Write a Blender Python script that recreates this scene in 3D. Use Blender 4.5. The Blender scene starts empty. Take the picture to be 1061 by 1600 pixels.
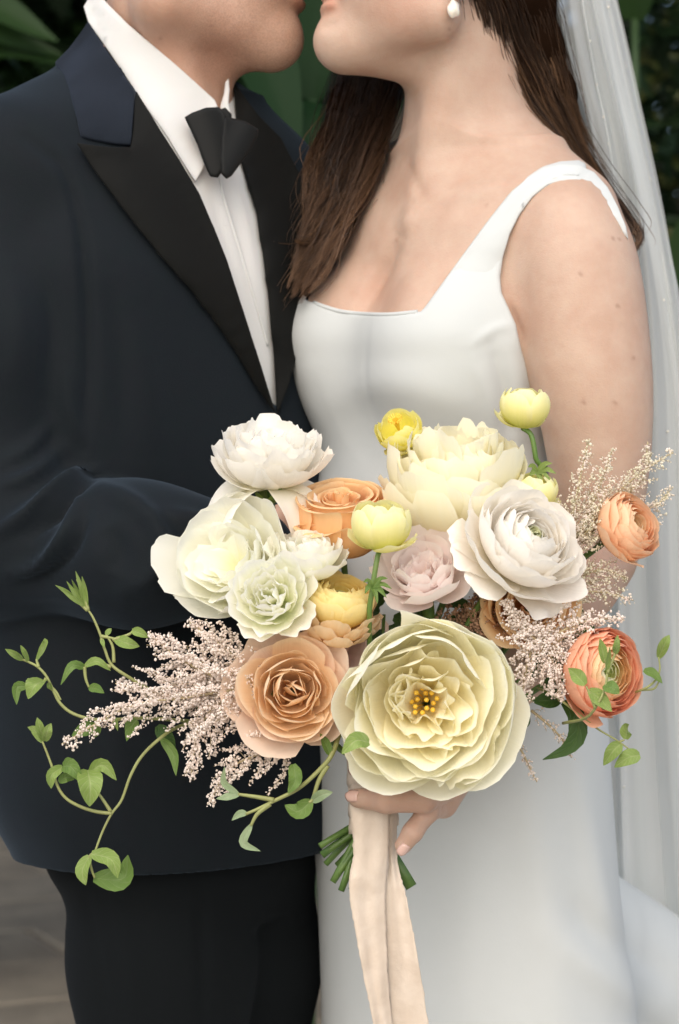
import bpy, bmesh, math, random
import numpy as np
from mathutils import Vector, Matrix, Quaternion
from mathutils.bvhtree import BVHTree
from mathutils.geometry import delaunay_2d_cdt

scene = bpy.context.scene
COL = scene.collection
R = math.radians

# ------------------------------------------------------------------ camera
F = 3400.0            # focal length in photograph pixels (photo is 1061 x 1600)
CAMZ = 1.10
cam = bpy.data.cameras.new('camera')
camo = bpy.data.objects.new('camera', cam)
COL.objects.link(camo)
camo.location = (0, 0, CAMZ)
camo.rotation_euler = (R(90), 0, 0)
cam.sensor_fit = 'VERTICAL'
cam.sensor_height = 36.0
cam.lens = 36.0 * F / 1600.0
cam.clip_start = 0.05
cam.clip_end = 400
cam.dof.use_dof = True
cam.dof.focus_distance = 1.76
cam.dof.aperture_fstop = 7.5
scene.camera = camo

# ------------------------------------------------------------------ sky, sun, exposure
SUN_EL, SUN_AZ = R(40), R(190)      # azimuth clockwise from +Y: behind the camera, a little left
world = bpy.data.worlds.new('World')
scene.world = world
world.use_nodes = True
wn = world.node_tree
bg = wn.nodes['Background']
sky = wn.nodes.new('ShaderNodeTexSky')
sky.sky_type = 'NISHITA'
sky.sun_disc = False
sky.sun_elevation = SUN_EL
sky.sun_rotation = SUN_AZ
sky.air_density = 1.0
sky.dust_density = 3.0
sky.ozone_density = 1.0
wn.links.new(sky.outputs[0], bg.inputs[0])
bg.inputs[1].default_value = 0.13
sl = bpy.data.lights.new('sun', 'SUN')
sl.energy = 1.5
sl.angle = R(115)
sl.color = (1.0, 0.95, 0.83)
so = bpy.data.objects.new('sun', sl)
COL.objects.link(so)
sd = Vector((math.sin(SUN_AZ) * math.cos(SUN_EL), math.cos(SUN_AZ) * math.cos(SUN_EL), math.sin(SUN_EL)))
so.rotation_euler = sd.to_track_quat('Z', 'Y').to_euler()
so.location = (0, 0, 6)
scene.view_settings.view_transform = 'Standard'
scene.view_settings.look = 'None'
scene.view_settings.gamma = 1.0
scene.view_settings.use_curve_mapping = False
scene.view_settings.exposure = 0.58
scene.cycles.adaptive_threshold = 0.02
scene.cycles.max_bounces = 10
scene.cycles.diffuse_bounces = 7
scene.cycles.transmission_bounces = 8
scene.cycles.transparent_max_bounces = 12

# ------------------------------------------------------------------ helpers
def W(px, py, d):
    """point seen at photo pixel (px,py), d metres in front of the lens"""
    return Vector(((px - 530.5) * d / F, d, CAMZ - (py - 800.0) * d / F))

def tag(o, label=None, cat=None, group=None, kind=None):
    if label: o['label'] = label
    if cat: o['category'] = cat
    if group: o['group'] = group
    if kind: o['kind'] = kind
    return o

def empty(name, loc=(0, 0, 0)):
    o = bpy.data.objects.new(name, None)
    o.empty_display_size = 0.05
    COL.objects.link(o)
    o.location = loc
    return o

def link(name, me, mat=None, parent=None, smooth=True):
    o = bpy.data.objects.new(name, me)
    COL.objects.link(o)
    if mat is not None and not me.materials:
        me.materials.append(mat)
    if smooth and len(me.polygons):
        me.polygons.foreach_set('use_smooth', [True] * len(me.polygons))
    if parent is not None:
        o.parent = parent
        if parent.type == 'EMPTY':
            o.matrix_parent_inverse = Matrix.Translation(parent.location).inverted()
        elif parent.parent is not None:
            pass
    return o

def mesh_from(name, V, Fc, uv=None):
    me = bpy.data.meshes.new(name)
    V = np.asarray(V, dtype=np.float32)
    Fc = np.asarray(Fc, dtype=np.int32)
    n = Fc.shape[1]
    me.vertices.add(len(V)); me.vertices.foreach_set('co', V.ravel())
    me.loops.add(Fc.size); me.loops.foreach_set('vertex_index', Fc.ravel())
    me.polygons.add(len(Fc))
    me.polygons.foreach_set('loop_start', np.arange(0, Fc.size, n, dtype=np.int32))
    if uv is not None:
        l = me.uv_layers.new(name='UVMap')
        l.data.foreach_set('uv', np.asarray(uv, dtype=np.float32)[Fc.ravel()].ravel())
    me.update(calc_edges=True)
    me.validate()
    return me

def catmull(pts, n):
    """n samples of a Catmull-Rom curve through pts (any dimension)"""
    P = np.asarray(pts, dtype=float)
    m = len(P)
    ext = np.vstack([2 * P[0] - P[1], P, 2 * P[-1] - P[-2]])
    t = np.linspace(0, m - 1 - 1e-9, n)
    i = t.astype(int); f = (t - i)[:, None]
    p0, p1, p2, p3 = ext[i], ext[i + 1], ext[i + 2], ext[i + 3]
    return 0.5 * ((2 * p1) + (-p0 + p2) * f + (2 * p0 - 5 * p1 + 4 * p2 - p3) * f ** 2 + (-p0 + 3 * p1 - 3 * p2 + p3) * f ** 3)

def tube(pts, rad, sides=8, closed_ends=True, flat=1.0):
    """verts, quads of a tube along pts with radii rad"""
    P = np.asarray(pts, dtype=float); n = len(P)
    rad = np.broadcast_to(np.asarray(rad, dtype=float), (n,))
    T = np.gradient(P, axis=0); T /= np.linalg.norm(T, axis=1)[:, None] + 1e-12
    up = np.array([0.13, -1, 0.21]) if abs(T[0][1]) < 0.9 else np.array([1, 0, 0.1])
    Nn = np.zeros_like(P)
    a = up - T[0] * np.dot(up, T[0]); a /= np.linalg.norm(a)
    for i in range(n):
        a = a - T[i] * np.dot(a, T[i]); a /= np.linalg.norm(a) + 1e-12
        Nn[i] = a
    Bn = np.cross(T, Nn)
    ang = np.linspace(0, 2 * np.pi, sides, endpoint=False)
    V = P[:, None] + rad[:, None, None] * (np.cos(ang)[None, :, None] * Nn[:, None] * flat + np.sin(ang)[None, :, None] * Bn[:, None])
    V = V.reshape(-1, 3)
    i, j = np.meshgrid(np.arange(n - 1), np.arange(sides), indexing='ij')
    j2 = (j + 1) % sides
    Fq = np.stack([i * sides + j, i * sides + j2, (i + 1) * sides + j2, (i + 1) * sides + j], -1).reshape(-1, 4)
    if closed_ends:
        V = np.vstack([V, P[:1], P[-1:]])
        c0, c1 = n * sides, n * sides + 1
        jj = np.arange(sides); k2 = (jj + 1) % sides
        Fq = np.vstack([Fq, np.stack([np.full(sides, c0), k2, jj, jj], -1), np.stack([np.full(sides, c1), (n - 1) * sides + jj, (n - 1) * sides + k2, (n - 1) * sides + k2], -1)])
    return V, Fq

def mesh_mixed(name, V, Fq):
    """quads where a repeated last index marks a triangle"""
    Fq = np.asarray(Fq)
    faces = [(a, b, c) if c == d else (a, b, c, d) for a, b, c, d in Fq.tolist()]
    me = bpy.data.meshes.new(name)
    me.from_pydata(np.asarray(V).tolist(), [], faces)
    me.update()
    return me

def tube_obj(name, pts, rad, mat, parent=None, sides=8, flat=1.0):
    V, Fq = tube(pts, rad, sides, True, flat)
    return link(name, mesh_mixed(name, V, Fq), mat, parent)

# ------------------------------------------------------------------ signed distance fields -> one continuous surface
def smin(a, b, k):
    h = np.clip(0.5 + 0.5 * (b - a) / k, 0, 1)
    return b * (1 - h) + a * h - k * h * (1 - h)

def smax(a, b, k):
    return -smin(-a, -b, k)

BB = [None, None]
def far(lo, hi, m=0.075):
    """True when the sample block lies well clear of a primitive's box"""
    return BB[0] is not None and bool(((lo - m) > BB[1]).any() or ((hi + m) < BB[0]).any())

def s_ell(p, c, r, rot=None):
    c = np.asarray(c, dtype=np.float32); rm = np.max(r) if rot is not None else np.asarray(r, dtype=np.float32)
    if far(c - rm, c + rm): return np.full(len(p), .1, dtype=np.float32)
    q = p - np.asarray(c, dtype=np.float32)
    if rot is not None:
        q = q @ np.asarray(rot, dtype=np.float32)
    r = np.asarray(r, dtype=np.float32)
    q = q / r
    k0 = np.sqrt((q * q).sum(-1)) + 1e-9
    k1 = np.sqrt(((q / r) ** 2).sum(-1)) + 1e-9
    return k0 * (k0 - 1) / k1

def s_cone(p, a, b, ra, rb):
    a = np.asarray(a, dtype=np.float32); b = np.asarray(b, dtype=np.float32); rm = max(ra, rb)
    if far(np.minimum(a, b) - rm, np.maximum(a, b) + rm): return np.full(len(p), .1, dtype=np.float32)
    pa = p - a; ba = b - a
    h = np.clip((pa @ ba) / (ba @ ba), 0, 1)
    return np.sqrt(((pa - h[:, None] * ba) ** 2).sum(-1)) - (ra + (rb - ra) * h)

def s_chain(p, pts, rads, k=0.01, sub=1):
    """tapered limb along a smooth curve through pts"""
    if sub > 1:
        S = catmull(np.column_stack([np.asarray(pts), np.asarray(rads)]), (len(pts) - 1) * sub + 1).astype(np.float32)
        pts, rads = S[:, :3], S[:, 3]
    d = None
    for i in range(len(pts) - 1):
        e = s_cone(p, pts[i], pts[i + 1], rads[i], rads[i + 1])
        d = e if d is None else (smin(d, e, k) if k else np.minimum(d, e))
    return d

class Loft:
    """vertical body of elliptical sections; keys = (z, cx, cy, rx, ry, yaw)"""
    def __init__(self, keys, n=200):
        K = np.array(sorted(keys), dtype=float)
        self.z = np.linspace(K[0, 0], K[-1, 0], n)
        # monotone-ish cubic through keys
        out = []
        for c in range(1, K.shape[1]):
            out.append(np.interp(self.z, K[:, 0], K[:, c]))
        S = np.array(out)
        w = max(3, n // len(K) // 2 * 2 + 1)
        ker = np.hanning(w + 2)[1:-1]; ker /= ker.sum()
        S = np.array([np.convolve(np.pad(s, w // 2, mode='edge'), ker, mode='valid') for s in S])
        self.S = S
        self.z0, self.z1 = K[0, 0], K[-1, 0]
        mr = np.maximum(S[2], S[3])
        self.lo = np.array([(S[0] - mr).min(), (S[1] - mr).min(), self.z0], dtype=np.float32)
        self.hi = np.array([(S[0] + mr).max(), (S[1] + mr).max(), self.z1], dtype=np.float32)
    def __call__(self, p, n=2.0, cap=True):
        if far(self.lo, self.hi): return np.full(len(p), .1, dtype=np.float32)
        z = p[:, 2]
        cx, cy, rx, ry, yaw = [np.interp(z, self.z, s).astype(np.float32) for s in self.S]
        x = p[:, 0] - cx; y = p[:, 1] - cy
        c, s = np.cos(yaw), np.sin(yaw)
        u = (x * c + y * s) / rx; v = (-x * s + y * c) / ry
        if n == 2.0:
            k = np.sqrt(u * u + v * v) + 1e-9
            k1 = np.sqrt((u / rx) ** 2 + (v / ry) ** 2) + 1e-9
            d = k * (k - 1) / k1
        else:
            k = (np.abs(u) ** n + np.abs(v) ** n) ** (1 / n)
            d = (k - 1) * np.minimum(rx, ry)
        if cap:
            d = np.maximum(d, np.maximum(self.z0 - z, z - self.z1))
        return d

def s_poly(x, y, poly):
    """2-D signed distance to a polygon"""
    P = np.asarray(poly, dtype=np.float32); n = len(P)
    d = np.full(x.shape, 1e9, dtype=np.float32); s = np.ones(x.shape, dtype=np.float32)
    j = n - 1
    for i in range(n):
        ex, ey = P[j] - P[i]
        wx, wy = x - P[i, 0], y - P[i, 1]
        t = np.clip((wx * ex + wy * ey) / (ex * ex + ey * ey + 1e-12), 0, 1)
        bx, by = wx - ex * t, wy - ey * t
        d = np.minimum(d, bx * bx + by * by)
        c1 = y >= P[i, 1]; c2 = y < P[j, 1]; c3 = ex * wy > ey * wx
        flip = (c1 & c2 & c3) | (~c1 & ~c2 & ~c3)
        s = np.where(flip, -s, s)
        j = i
    return s * np.sqrt(d)

def surf(name, f, lo, hi, h, B=8, project=2):
    lo = np.asarray(lo, dtype=np.float32); hi = np.asarray(hi, dtype=np.float32)
    bs = h * B
    nb = np.ceil((hi - lo) / bs).astype(int)
    ids = np.stack(np.meshgrid(*[np.arange(k) for k in nb], indexing='ij'), -1).reshape(-1, 3)
    cen = lo + (ids + 0.5) * bs
    d = ev(f, cen.astype(np.float32))
    ids = ids[np.abs(d) < bs * 1.1]
    o = np.stack(np.meshgrid(*[np.arange(B + 1)] * 3, indexing='ij'), -1).reshape(-1, 3)
    pts = lo + (ids[:, None] * B + o[None]).astype(np.float32) * h
    vals = ev(f, pts.reshape(-1, 3).astype(np.float32)).reshape(-1, B + 1, B + 1, B + 1)
    cor = {}
    for i in (0, 1):
        for j in (0, 1):
            for k in (0, 1):
                cor[i, j, k] = vals[:, i:i + B, j:j + B, k:k + B]
    cnt = sum((c < 0).astype(np.int8) for c in cor.values())
    idx = np.nonzero((cnt > 0) & (cnt < 8))
    cv = {q: c[idx] for q, c in cor.items()}
    g = ids[idx[0]] * B + np.stack(idx[1:], -1)
    acc = np.zeros((len(g), 3)); num = np.zeros(len(g))
    for a in cv:
        for ax in range(3):
            if a[ax] == 1: continue
            b = tuple(1 if q == ax else a[q] for q in range(3))
            va, vb = cv[a], cv[b]
            m = (va < 0) != (vb < 0)
            t = np.where(m, va / np.where(m, va - vb, 1), 0)
            pp = np.tile(np.array(a, dtype=float), (len(g), 1)); pp[:, ax] = t
            acc += pp * m[:, None]; num += m
    V = lo + (g + acc / num[:, None]) * h
    dims = nb * B + 2
    key = (g[:, 0] * dims[1] + g[:, 1]) * dims[2] + g[:, 2]
    order = np.argsort(key); sk = key[order]
    def look(q):
        kk = (q[:, 0] * dims[1] + q[:, 1]) * dims[2] + q[:, 2]
        pos = np.clip(np.searchsorted(sk, kk), 0, len(sk) - 1)
        return np.where(sk[pos] == kk, order[pos], -1)
    quads = []
    for ax in range(3):
        b = tuple(1 if q == ax else 0 for q in range(3))
        va, vb = cv[0, 0, 0], cv[b]
        m = np.nonzero((va < 0) != (vb < 0))[0]
        e1 = np.zeros(3, int); e2 = np.zeros(3, int)
        e1[(ax + 1) % 3] = 1; e2[(ax + 2) % 3] = 1
        gg = g[m]
        q = np.stack([m, look(gg - e1), look(gg - e1 - e2), look(gg - e2)], -1)
        fl = va[m] > 0
        q[fl] = q[fl][:, ::-1]
        quads.append(q[(q >= 0).all(1)])
    Q = np.vstack(quads)
    V = V.astype(np.float32)
    for _ in range(project):
        d0 = ev(f, V); e = h * 0.25
        G = np.stack([ev(f, V + np.eye(3, dtype=np.float32)[a] * e) - d0 for a in range(3)], -1) / e
        gl = (G * G).sum(-1) + 1e-6
        step = np.clip(d0 / gl, -h, h)
        V = V - (step[:, None] * G).astype(np.float32) * 0.9
    return V, Q

def ev(f, P, chunk=24000):
    out = []
    for i in range(0, len(P), chunk):
        p = P[i:i + chunk]
        BB[0], BB[1] = p.min(0), p.max(0)
        out.append(f(p))
    BB[0] = None
    return np.concatenate(out).astype(np.float32)

def relax(V, Q, it=2, lam=0.5):
    n = len(V); V = V.astype(np.float64)
    for _ in range(it):
        S = np.zeros_like(V); c = np.zeros(n)
        for a, b in ((0, 1), (1, 2), (2, 3), (3, 0)):
            np.add.at(S, Q[:, a], V[Q[:, b]]); np.add.at(c, Q[:, a], 1)
            np.add.at(S, Q[:, b], V[Q[:, a]]); np.add.at(c, Q[:, b], 1)
        V = V + lam * (S / np.maximum(c, 1)[:, None] - V)
    return V

def vnormals(V, Q):
    n = np.cross(V[Q[:, 2]] - V[Q[:, 0]], V[Q[:, 3]] - V[Q[:, 1]])
    N = np.zeros_like(V)
    for a in range(4): np.add.at(N, Q[:, a], n)
    return N / (np.linalg.norm(N, axis=1)[:, None] + 1e-12)

def proj(V):
    """photo-pixel coordinates of world points"""
    return 530.5 + V[:, 0] / V[:, 1] * F, 800.0 - (V[:, 2] - CAMZ) / V[:, 1] * F

def folds(V, Q, strokes, dmax=9.0):
    """raise soft cloth folds; strokes = (pixel polyline, width_px, height_m)"""
    N = vnormals(V, Q)
    px, py = proj(V)
    front = np.clip(-N[:, 1] * 1.5 + 0.4, 0, 1) * (V[:, 1] < dmax)
    D = np.zeros(len(V))
    for line, w, hh in strokes:
        L = catmull(line, 12) if len(line) > 2 else np.asarray(line, float)
        dd = np.full(len(V), 1e9); tt = np.zeros(len(V))
        for i in range(len(L) - 1):
            a, b = L[i], L[i + 1]; e = b - a
            t = np.clip(((px - a[0]) * e[0] + (py - a[1]) * e[1]) / (e @ e), 0, 1)
            q = np.hypot(px - a[0] - e[0] * t, py - a[1] - e[1] * t)
            m = q < dd
            dd = np.where(m, q, dd); tt = np.where(m, (i + t) / (len(L) - 1), tt)
        taper = np.clip(np.sin(np.pi * np.clip(tt, 0.04, 0.96)), 0, 1) ** 0.6
        D += hh * taper * np.exp(-(dd / w) ** 2)
    return V + N * (D * front)[:, None]

CAMP = Vector((0, 0, CAMZ))
def bvh_of(V, Q):
    return BVHTree.FromPolygons([tuple(v) for v in V.tolist()], Q.tolist())

def hit(bvhs, px, py, fallback):
    d = (W(px, py, 1.0) - CAMP).normalized()
    best = None
    for b in bvhs:
        r = b.ray_cast(CAMP, d)
        if r[0] is not None and (best is None or r[3] < best): best = r[3]
    if best is None:
        return fallback
    return best * d.y      # depth along the view axis

def drape(name, poly, bvhs, mat, parent, off=0.003, thick=0.003, step=9.0, fallback=2.05, smooth_it=6, lift=None, curve=True, seg=8, bevel=0.0012, maxjump=None):
    """a cloth piece cut to a front-view outline and laid on the surface underneath, with thickness"""
    pl = np.asarray(poly, float)
    bd = []
    for i in range(len(pl)):
        a, b = pl[i], pl[(i + 1) % len(pl)]
        k = max(1, int(np.hypot(*(b - a)) / step))
        for t in range(k): bd.append(a + (b - a) * t / k)
    bd = np.array(bd)
    lo, hi = bd.min(0), bd.max(0)
    gx, gy = np.meshgrid(np.arange(lo[0], hi[0], step), np.arange(lo[1], hi[1], step))
    g = np.stack([gx.ravel(), gy.ravel()], -1).astype(np.float32)
    s = s_poly(g[:, 0], g[:, 1], bd)
    g = g[s < -step * 0.55]
    pts = np.vstack([bd, g]) if len(g) else bd
    nb = len(bd)
    edges = [(i, (i + 1) % nb) for i in range(nb)]
    vs, es, fs, _, _, _ = delaunay_2d_cdt([Vector(p) for p in pts.tolist()], edges, [list(range(nb))], 1, 0.01)
    v2 = np.array([tuple(v) for v in vs])
    dep = np.array([hit(bvhs, x, y, np.nan) for x, y in v2])
    if np.isnan(dep).any():
        good = ~np.isnan(dep)
        if not good.any(): dep[:] = fallback
        else:
            gi = np.nonzero(good)[0]
            for k in np.nonzero(~good)[0]:
                j = gi[np.argmin(((v2[gi] - v2[k]) ** 2).sum(1))]
                dep[k] = dep[j]
    nb_ = [[] for _ in v2]
    for f in fs:
        for i in range(len(f)):
            nb_[f[i]].append(f[i - 1]); nb_[f[i - 1]].append(f[i])
    for _ in range(smooth_it):
        dep = np.array([dep[i] if not nb_[i] else 0.4 * dep[i] + 0.6 * np.mean(dep[nb_[i]]) for i in range(len(dep))])
    o_ = np.full(len(v2), off)
    if lift is not None:
        o_ = o_ + np.array([lift(x, y) for x, y in v2])
    co = [tuple(W(x, y, d - o)) for (x, y), d, o in zip(v2, dep, o_)]
    me = bpy.data.meshes.new(name)
    me.from_pydata(co, [], fs)
    # make faces look at the camera
    bm = bmesh.new(); bm.from_mesh(me)
    bmesh.ops.recalc_face_normals(bm, faces=bm.faces)
    if bm.faces and sum(f.normal.y * f.calc_area() for f in bm.faces) > 0:
        bmesh.ops.reverse_faces(bm, faces=bm.faces)
    bm.to_mesh(me); bm.free()
    ob = link(name, me, mat, parent)
    m = ob.modifiers.new('thick', 'SOLIDIFY'); m.thickness = thick; m.offset = -1
    if bevel:
        b = ob.modifiers.new('bevel', 'BEVEL'); b.width = bevel; b.segments = 2; b.limit_method = 'ANGLE'; b.angle_limit = R(50)
    return ob

# ------------------------------------------------------------------ materials
def mat(name, base, rough=0.6, sss=0.0, sss_r=(1, .3, .15), sss_s=0.01, sheen=0.0, sheen_tint=None, spec=0.5,
        var=None, var_scale=20.0, bump=None, bump2=None, trans=0.0, trans_col=None, coat=0.0):
    """Principled material; var = second colour mixed by soft noise; bump = (scale, strength, distance)"""
    m = bpy.data.materials.new(name); m.use_nodes = True
    nt = m.node_tree; N = nt.nodes; L = nt.links
    b = N['Principled BSDF']
    b.inputs['Base Color'].default_value = (*base, 1)
    b.inputs['Roughness'].default_value = rough
    b.inputs['Specular IOR Level'].default_value = spec
    b.inputs['Coat Weight'].default_value = coat
    if sss:
        b.inputs['Subsurface Weight'].default_value = sss
        b.inputs['Subsurface Radius'].default_value = sss_r
        b.inputs['Subsurface Scale'].default_value = sss_s
    if sheen:
        b.inputs['Sheen Weight'].default_value = sheen
        b.inputs['Sheen Roughness'].default_value = 0.5
        if sheen_tint: b.inputs['Sheen Tint'].default_value = (*sheen_tint, 1)
    tc = N.new('ShaderNodeTexCoord')
    if var is not None:
        no = N.new('ShaderNodeTexNoise'); no.inputs['Scale'].default_value = var_scale
        no.inputs['Detail'].default_value = 5; no.inputs['Roughness'].default_value = 0.6
        L.new(tc.outputs['Object'], no.inputs['Vector'])
        rp = N.new('ShaderNodeValToRGB'); rp.color_ramp.elements[0].position = 0.35; rp.color_ramp.elements[1].position = 0.65
        rp.color_ramp.elements[0].color = (*base, 1); rp.color_ramp.elements[1].color = (*var, 1)
        L.new(no.outputs['Fac'], rp.inputs[0]); L.new(rp.outputs[0], b.inputs['Base Color'])
    prev = None
    for bp in (bump, bump2):
        if bp is None: continue
        n2 = N.new('ShaderNodeTexNoise'); n2.inputs['Scale'].default_value = bp[0]; n2.inputs['Detail'].default_value = 4
        L.new(tc.outputs['Object'], n2.inputs['Vector'])
        bu = N.new('ShaderNodeBump'); bu.inputs['Strength'].default_value = bp[1]; bu.inputs['Distance'].default_value = bp[2]
        L.new(n2.outputs['Fac'], bu.inputs['Height'])
        if prev is not None: L.new(prev.outputs[0], bu.inputs['Normal'])
        L.new(bu.outputs[0], b.inputs['Normal']); prev = bu
    if trans:
        t = N.new('ShaderNodeBsdfTranslucent'); t.inputs[0].default_value = (*(trans_col or base), 1)
        mx = N.new('ShaderNodeMixShader'); mx.inputs[0].default_value = trans
        out = N['Material Output']
        L.new(b.outputs[0], mx.inputs[1]); L.new(t.outputs[0], mx.inputs[2]); L.new(mx.outputs[0], out.inputs[0])
    return m

def skin_mat(name, base, var, stubble=False):
    m = mat(name, base, rough=0.52, sss=0.22, sss_r=(1.0, 0.35, 0.2), sss_s=0.006, spec=0.35, var=var, var_scale=24, bump=(650, 0.22, 0.0018), bump2=(120, 0.10, 0.003))
    nt = m.node_tree; N = nt.nodes; L = nt.links
    b = N['Principled BSDF']
    src = b.inputs['Base Color'].links[0].from_socket
    at = N.new('ShaderNodeAttribute'); at.attribute_name = 'tone'      # r: stubble, g: warm flush, b: mole
    sp = N.new('ShaderNodeSeparateColor'); L.new(at.outputs['Color'], sp.inputs[0])
    tc = N.new('ShaderNodeTexCoord')
    def blend(fac, col, a):
        mx = N.new('ShaderNodeMix'); mx.data_type = 'RGBA'
        L.new(fac, mx.inputs[0]); L.new(a, mx.inputs[6]); mx.inputs[7].default_value = (*col, 1)
        return mx.outputs[2]
    src = blend(sp.outputs[1], (base[0] * 0.92, base[1] * 0.62, base[2] * 0.55), src)
    if stubble:
        no = N.new('ShaderNodeTexNoise'); no.inputs['Scale'].default_value = 900; no.inputs['Detail'].default_value = 2
        L.new(tc.outputs['Object'], no.inputs['Vector'])
        rp = N.new('ShaderNodeMapRange'); rp.inputs[1].default_value = 0.42; rp.inputs[2].default_value = 0.62; rp.inputs[3].default_value = 0.15
        L.new(no.outputs['Fac'], rp.inputs[0])
        mu = N.new('ShaderNodeMath'); mu.operation = 'MULTIPLY'; L.new(rp.outputs[0], mu.inputs[0]); L.new(sp.outputs[0], mu.inputs[1])
        src = blend(mu.outputs[0], (0.16, 0.09, 0.06), src)
    src = blend(sp.outputs[2], (0.22, 0.10, 0.06), src)
    L.new(src, b.inputs['Base Color'])
    return m

M = {}
M['skin_f'] = skin_mat('skin_fair', (0.535, 0.385, 0.300), (0.475, 0.315, 0.236))
M['skin_m'] = skin_mat('skin_light', (0.52, 0.335, 0.245), (0.45, 0.27, 0.19), True)
M['lip'] = mat('lip_skin', (0.45, 0.16, 0.14), 0.4, sss=0.3, sss_s=0.005)
M['nail'] = mat('nail', (0.68, 0.45, 0.38), 0.22, coat=0.5)
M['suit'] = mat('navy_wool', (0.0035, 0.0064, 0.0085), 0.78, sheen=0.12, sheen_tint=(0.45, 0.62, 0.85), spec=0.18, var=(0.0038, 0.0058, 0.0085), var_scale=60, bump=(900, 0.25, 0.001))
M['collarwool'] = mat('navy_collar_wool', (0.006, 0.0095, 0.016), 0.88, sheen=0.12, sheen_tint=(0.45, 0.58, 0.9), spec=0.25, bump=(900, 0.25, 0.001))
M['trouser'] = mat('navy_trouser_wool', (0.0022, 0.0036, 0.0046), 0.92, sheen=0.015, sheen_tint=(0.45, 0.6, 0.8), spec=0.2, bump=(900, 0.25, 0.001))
M['satin'] = mat('black_grosgrain', (0.0035, 0.0038, 0.0034), 0.7, sheen=0.03, spec=0.15, bump=(1200, 0.2, 0.0006))
M['bow'] = mat('black_silk', (0.004, 0.0045, 0.0045), 0.6, sheen=0.04, spec=0.2, bump=(1000, 0.2, 0.0006))
M['shirt'] = mat('white_cotton', (0.63, 0.63, 0.62), 0.8, sss=0.05, spec=0.2, bump=(700, 0.12, 0.0008))
M['crepe'] = mat('white_crepe', (0.56, 0.582, 0.58), 0.72, sheen=0.03, spec=0.15, var=(0.54, 0.564, 0.562), var_scale=9, bump=(1100, 0.18, 0.0006), bump2=(9, 0.10, 0.02))
def hair_mat(name, dark, mid, light):
    m = mat(name, mid, 0.38, spec=0.45)
    N = m.node_tree.nodes; L = m.node_tree.links
    uv = N.new('ShaderNodeUVMap'); uv.uv_map = 'UVMap'; s = N.new('ShaderNodeSeparateXYZ'); L.new(uv.outputs[0], s.inputs[0])
    r = N.new('ShaderNodeValToRGB'); r.color_ramp.elements[0].color = (*dark, 1); r.color_ramp.elements[1].color = (*light, 1)
    e = r.color_ramp.elements.new(.5); e.color = (*mid, 1)
    L.new(s.outputs[0], r.inputs[0]); L.new(r.outputs[0], N['Principled BSDF'].inputs['Base Color'])
    return m
M['hair_f'] = hair_mat('brown_hair', (0.018, 0.009, 0.005), (0.055, 0.027, 0.013), (0.24, 0.13, 0.065))
M['hair_dark'] = mat('brown_hair_under', (0.014, 0.007, 0.004), 0.9, spec=0.0)
M['hair_m'] = mat('dark_brown_hair', (0.03, 0.016, 0.009), 0.5)
M['pearl'] = mat('pearl', (0.78, 0.73, 0.64), 0.15, sss=0.2, sss_s=0.003, coat=0.6)
M['gold'] = mat('gold', (0.8, 0.55, 0.25), 0.25)
M['gold'].node_tree.nodes['Principled BSDF'].inputs['Metallic'].default_value = 1
M['eyewhite'] = mat('eye', (0.75, 0.73, 0.7), 0.15)
M['leather'] = mat('black_leather', (0.01, 0.01, 0.01), 0.3)
M['silk'] = mat('blush_silk_ribbon', (0.74, 0.635, 0.53), 0.38, sheen=0.1, spec=0.45, var=(0.66, 0.55, 0.445), var_scale=45, bump=(500, 0.3, 0.0008), bump2=(95, 0.45, 0.0025), trans=0.15)

def tulle(name, op, scale=1.0):
    m = bpy.data.materials.new(name); m.use_nodes = True
    nt = m.node_tree; N = nt.nodes; L = nt.links
    N.remove(N['Principled BSDF'])
    d = N.new('ShaderNodeBsdfDiffuse'); d.inputs[0].default_value = (0.88, 0.90, 0.90, 1)
    t = N.new('ShaderNodeBsdfTranslucent'); t.inputs[0].default_value = (0.88, 0.90, 0.90, 1)
    m1 = N.new('ShaderNodeMixShader'); m1.inputs[0].default_value = 0.4
    L.new(d.outputs[0], m1.inputs[1]); L.new(t.outputs[0], m1.inputs[2])
    tr = N.new('ShaderNodeBsdfTransparent')
    m2 = N.new('ShaderNodeMixShader')
    L.new(tr.outputs[0], m2.inputs[1]); L.new(m1.outputs[0], m2.inputs[2])
    uv = N.new('ShaderNodeUVMap'); uv.uv_map = 'UVMap'
    mp = N.new('ShaderNodeMapping'); mp.inputs['Scale'].default_value = (9, 0.5, 1)
    no = N.new('ShaderNodeTexNoise'); no.inputs['Scale'].default_value = 1.0; no.inputs['Detail'].default_value = 3
    L.new(uv.outputs[0], mp.inputs[0]); L.new(mp.outputs[0], no.inputs['Vector'])
    mr = N.new('ShaderNodeMapRange'); mr.inputs[1].default_value = 0.3; mr.inputs[2].default_value = 0.7
    mr.inputs[3].default_value = op * 0.93; mr.inputs[4].default_value = min(1, op * 1.07)
    L.new(no.outputs['Fac'], mr.inputs[0]); L.new(mr.outputs[0], m2.inputs[0])
    L.new(m2.outputs[0], N['Material Output'].inputs[0])
    return m
M['veil_a'] = tulle('white_tulle', 0.42)
M['veil_b'] = tulle('white_tulle_gathered', 0.66)

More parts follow.
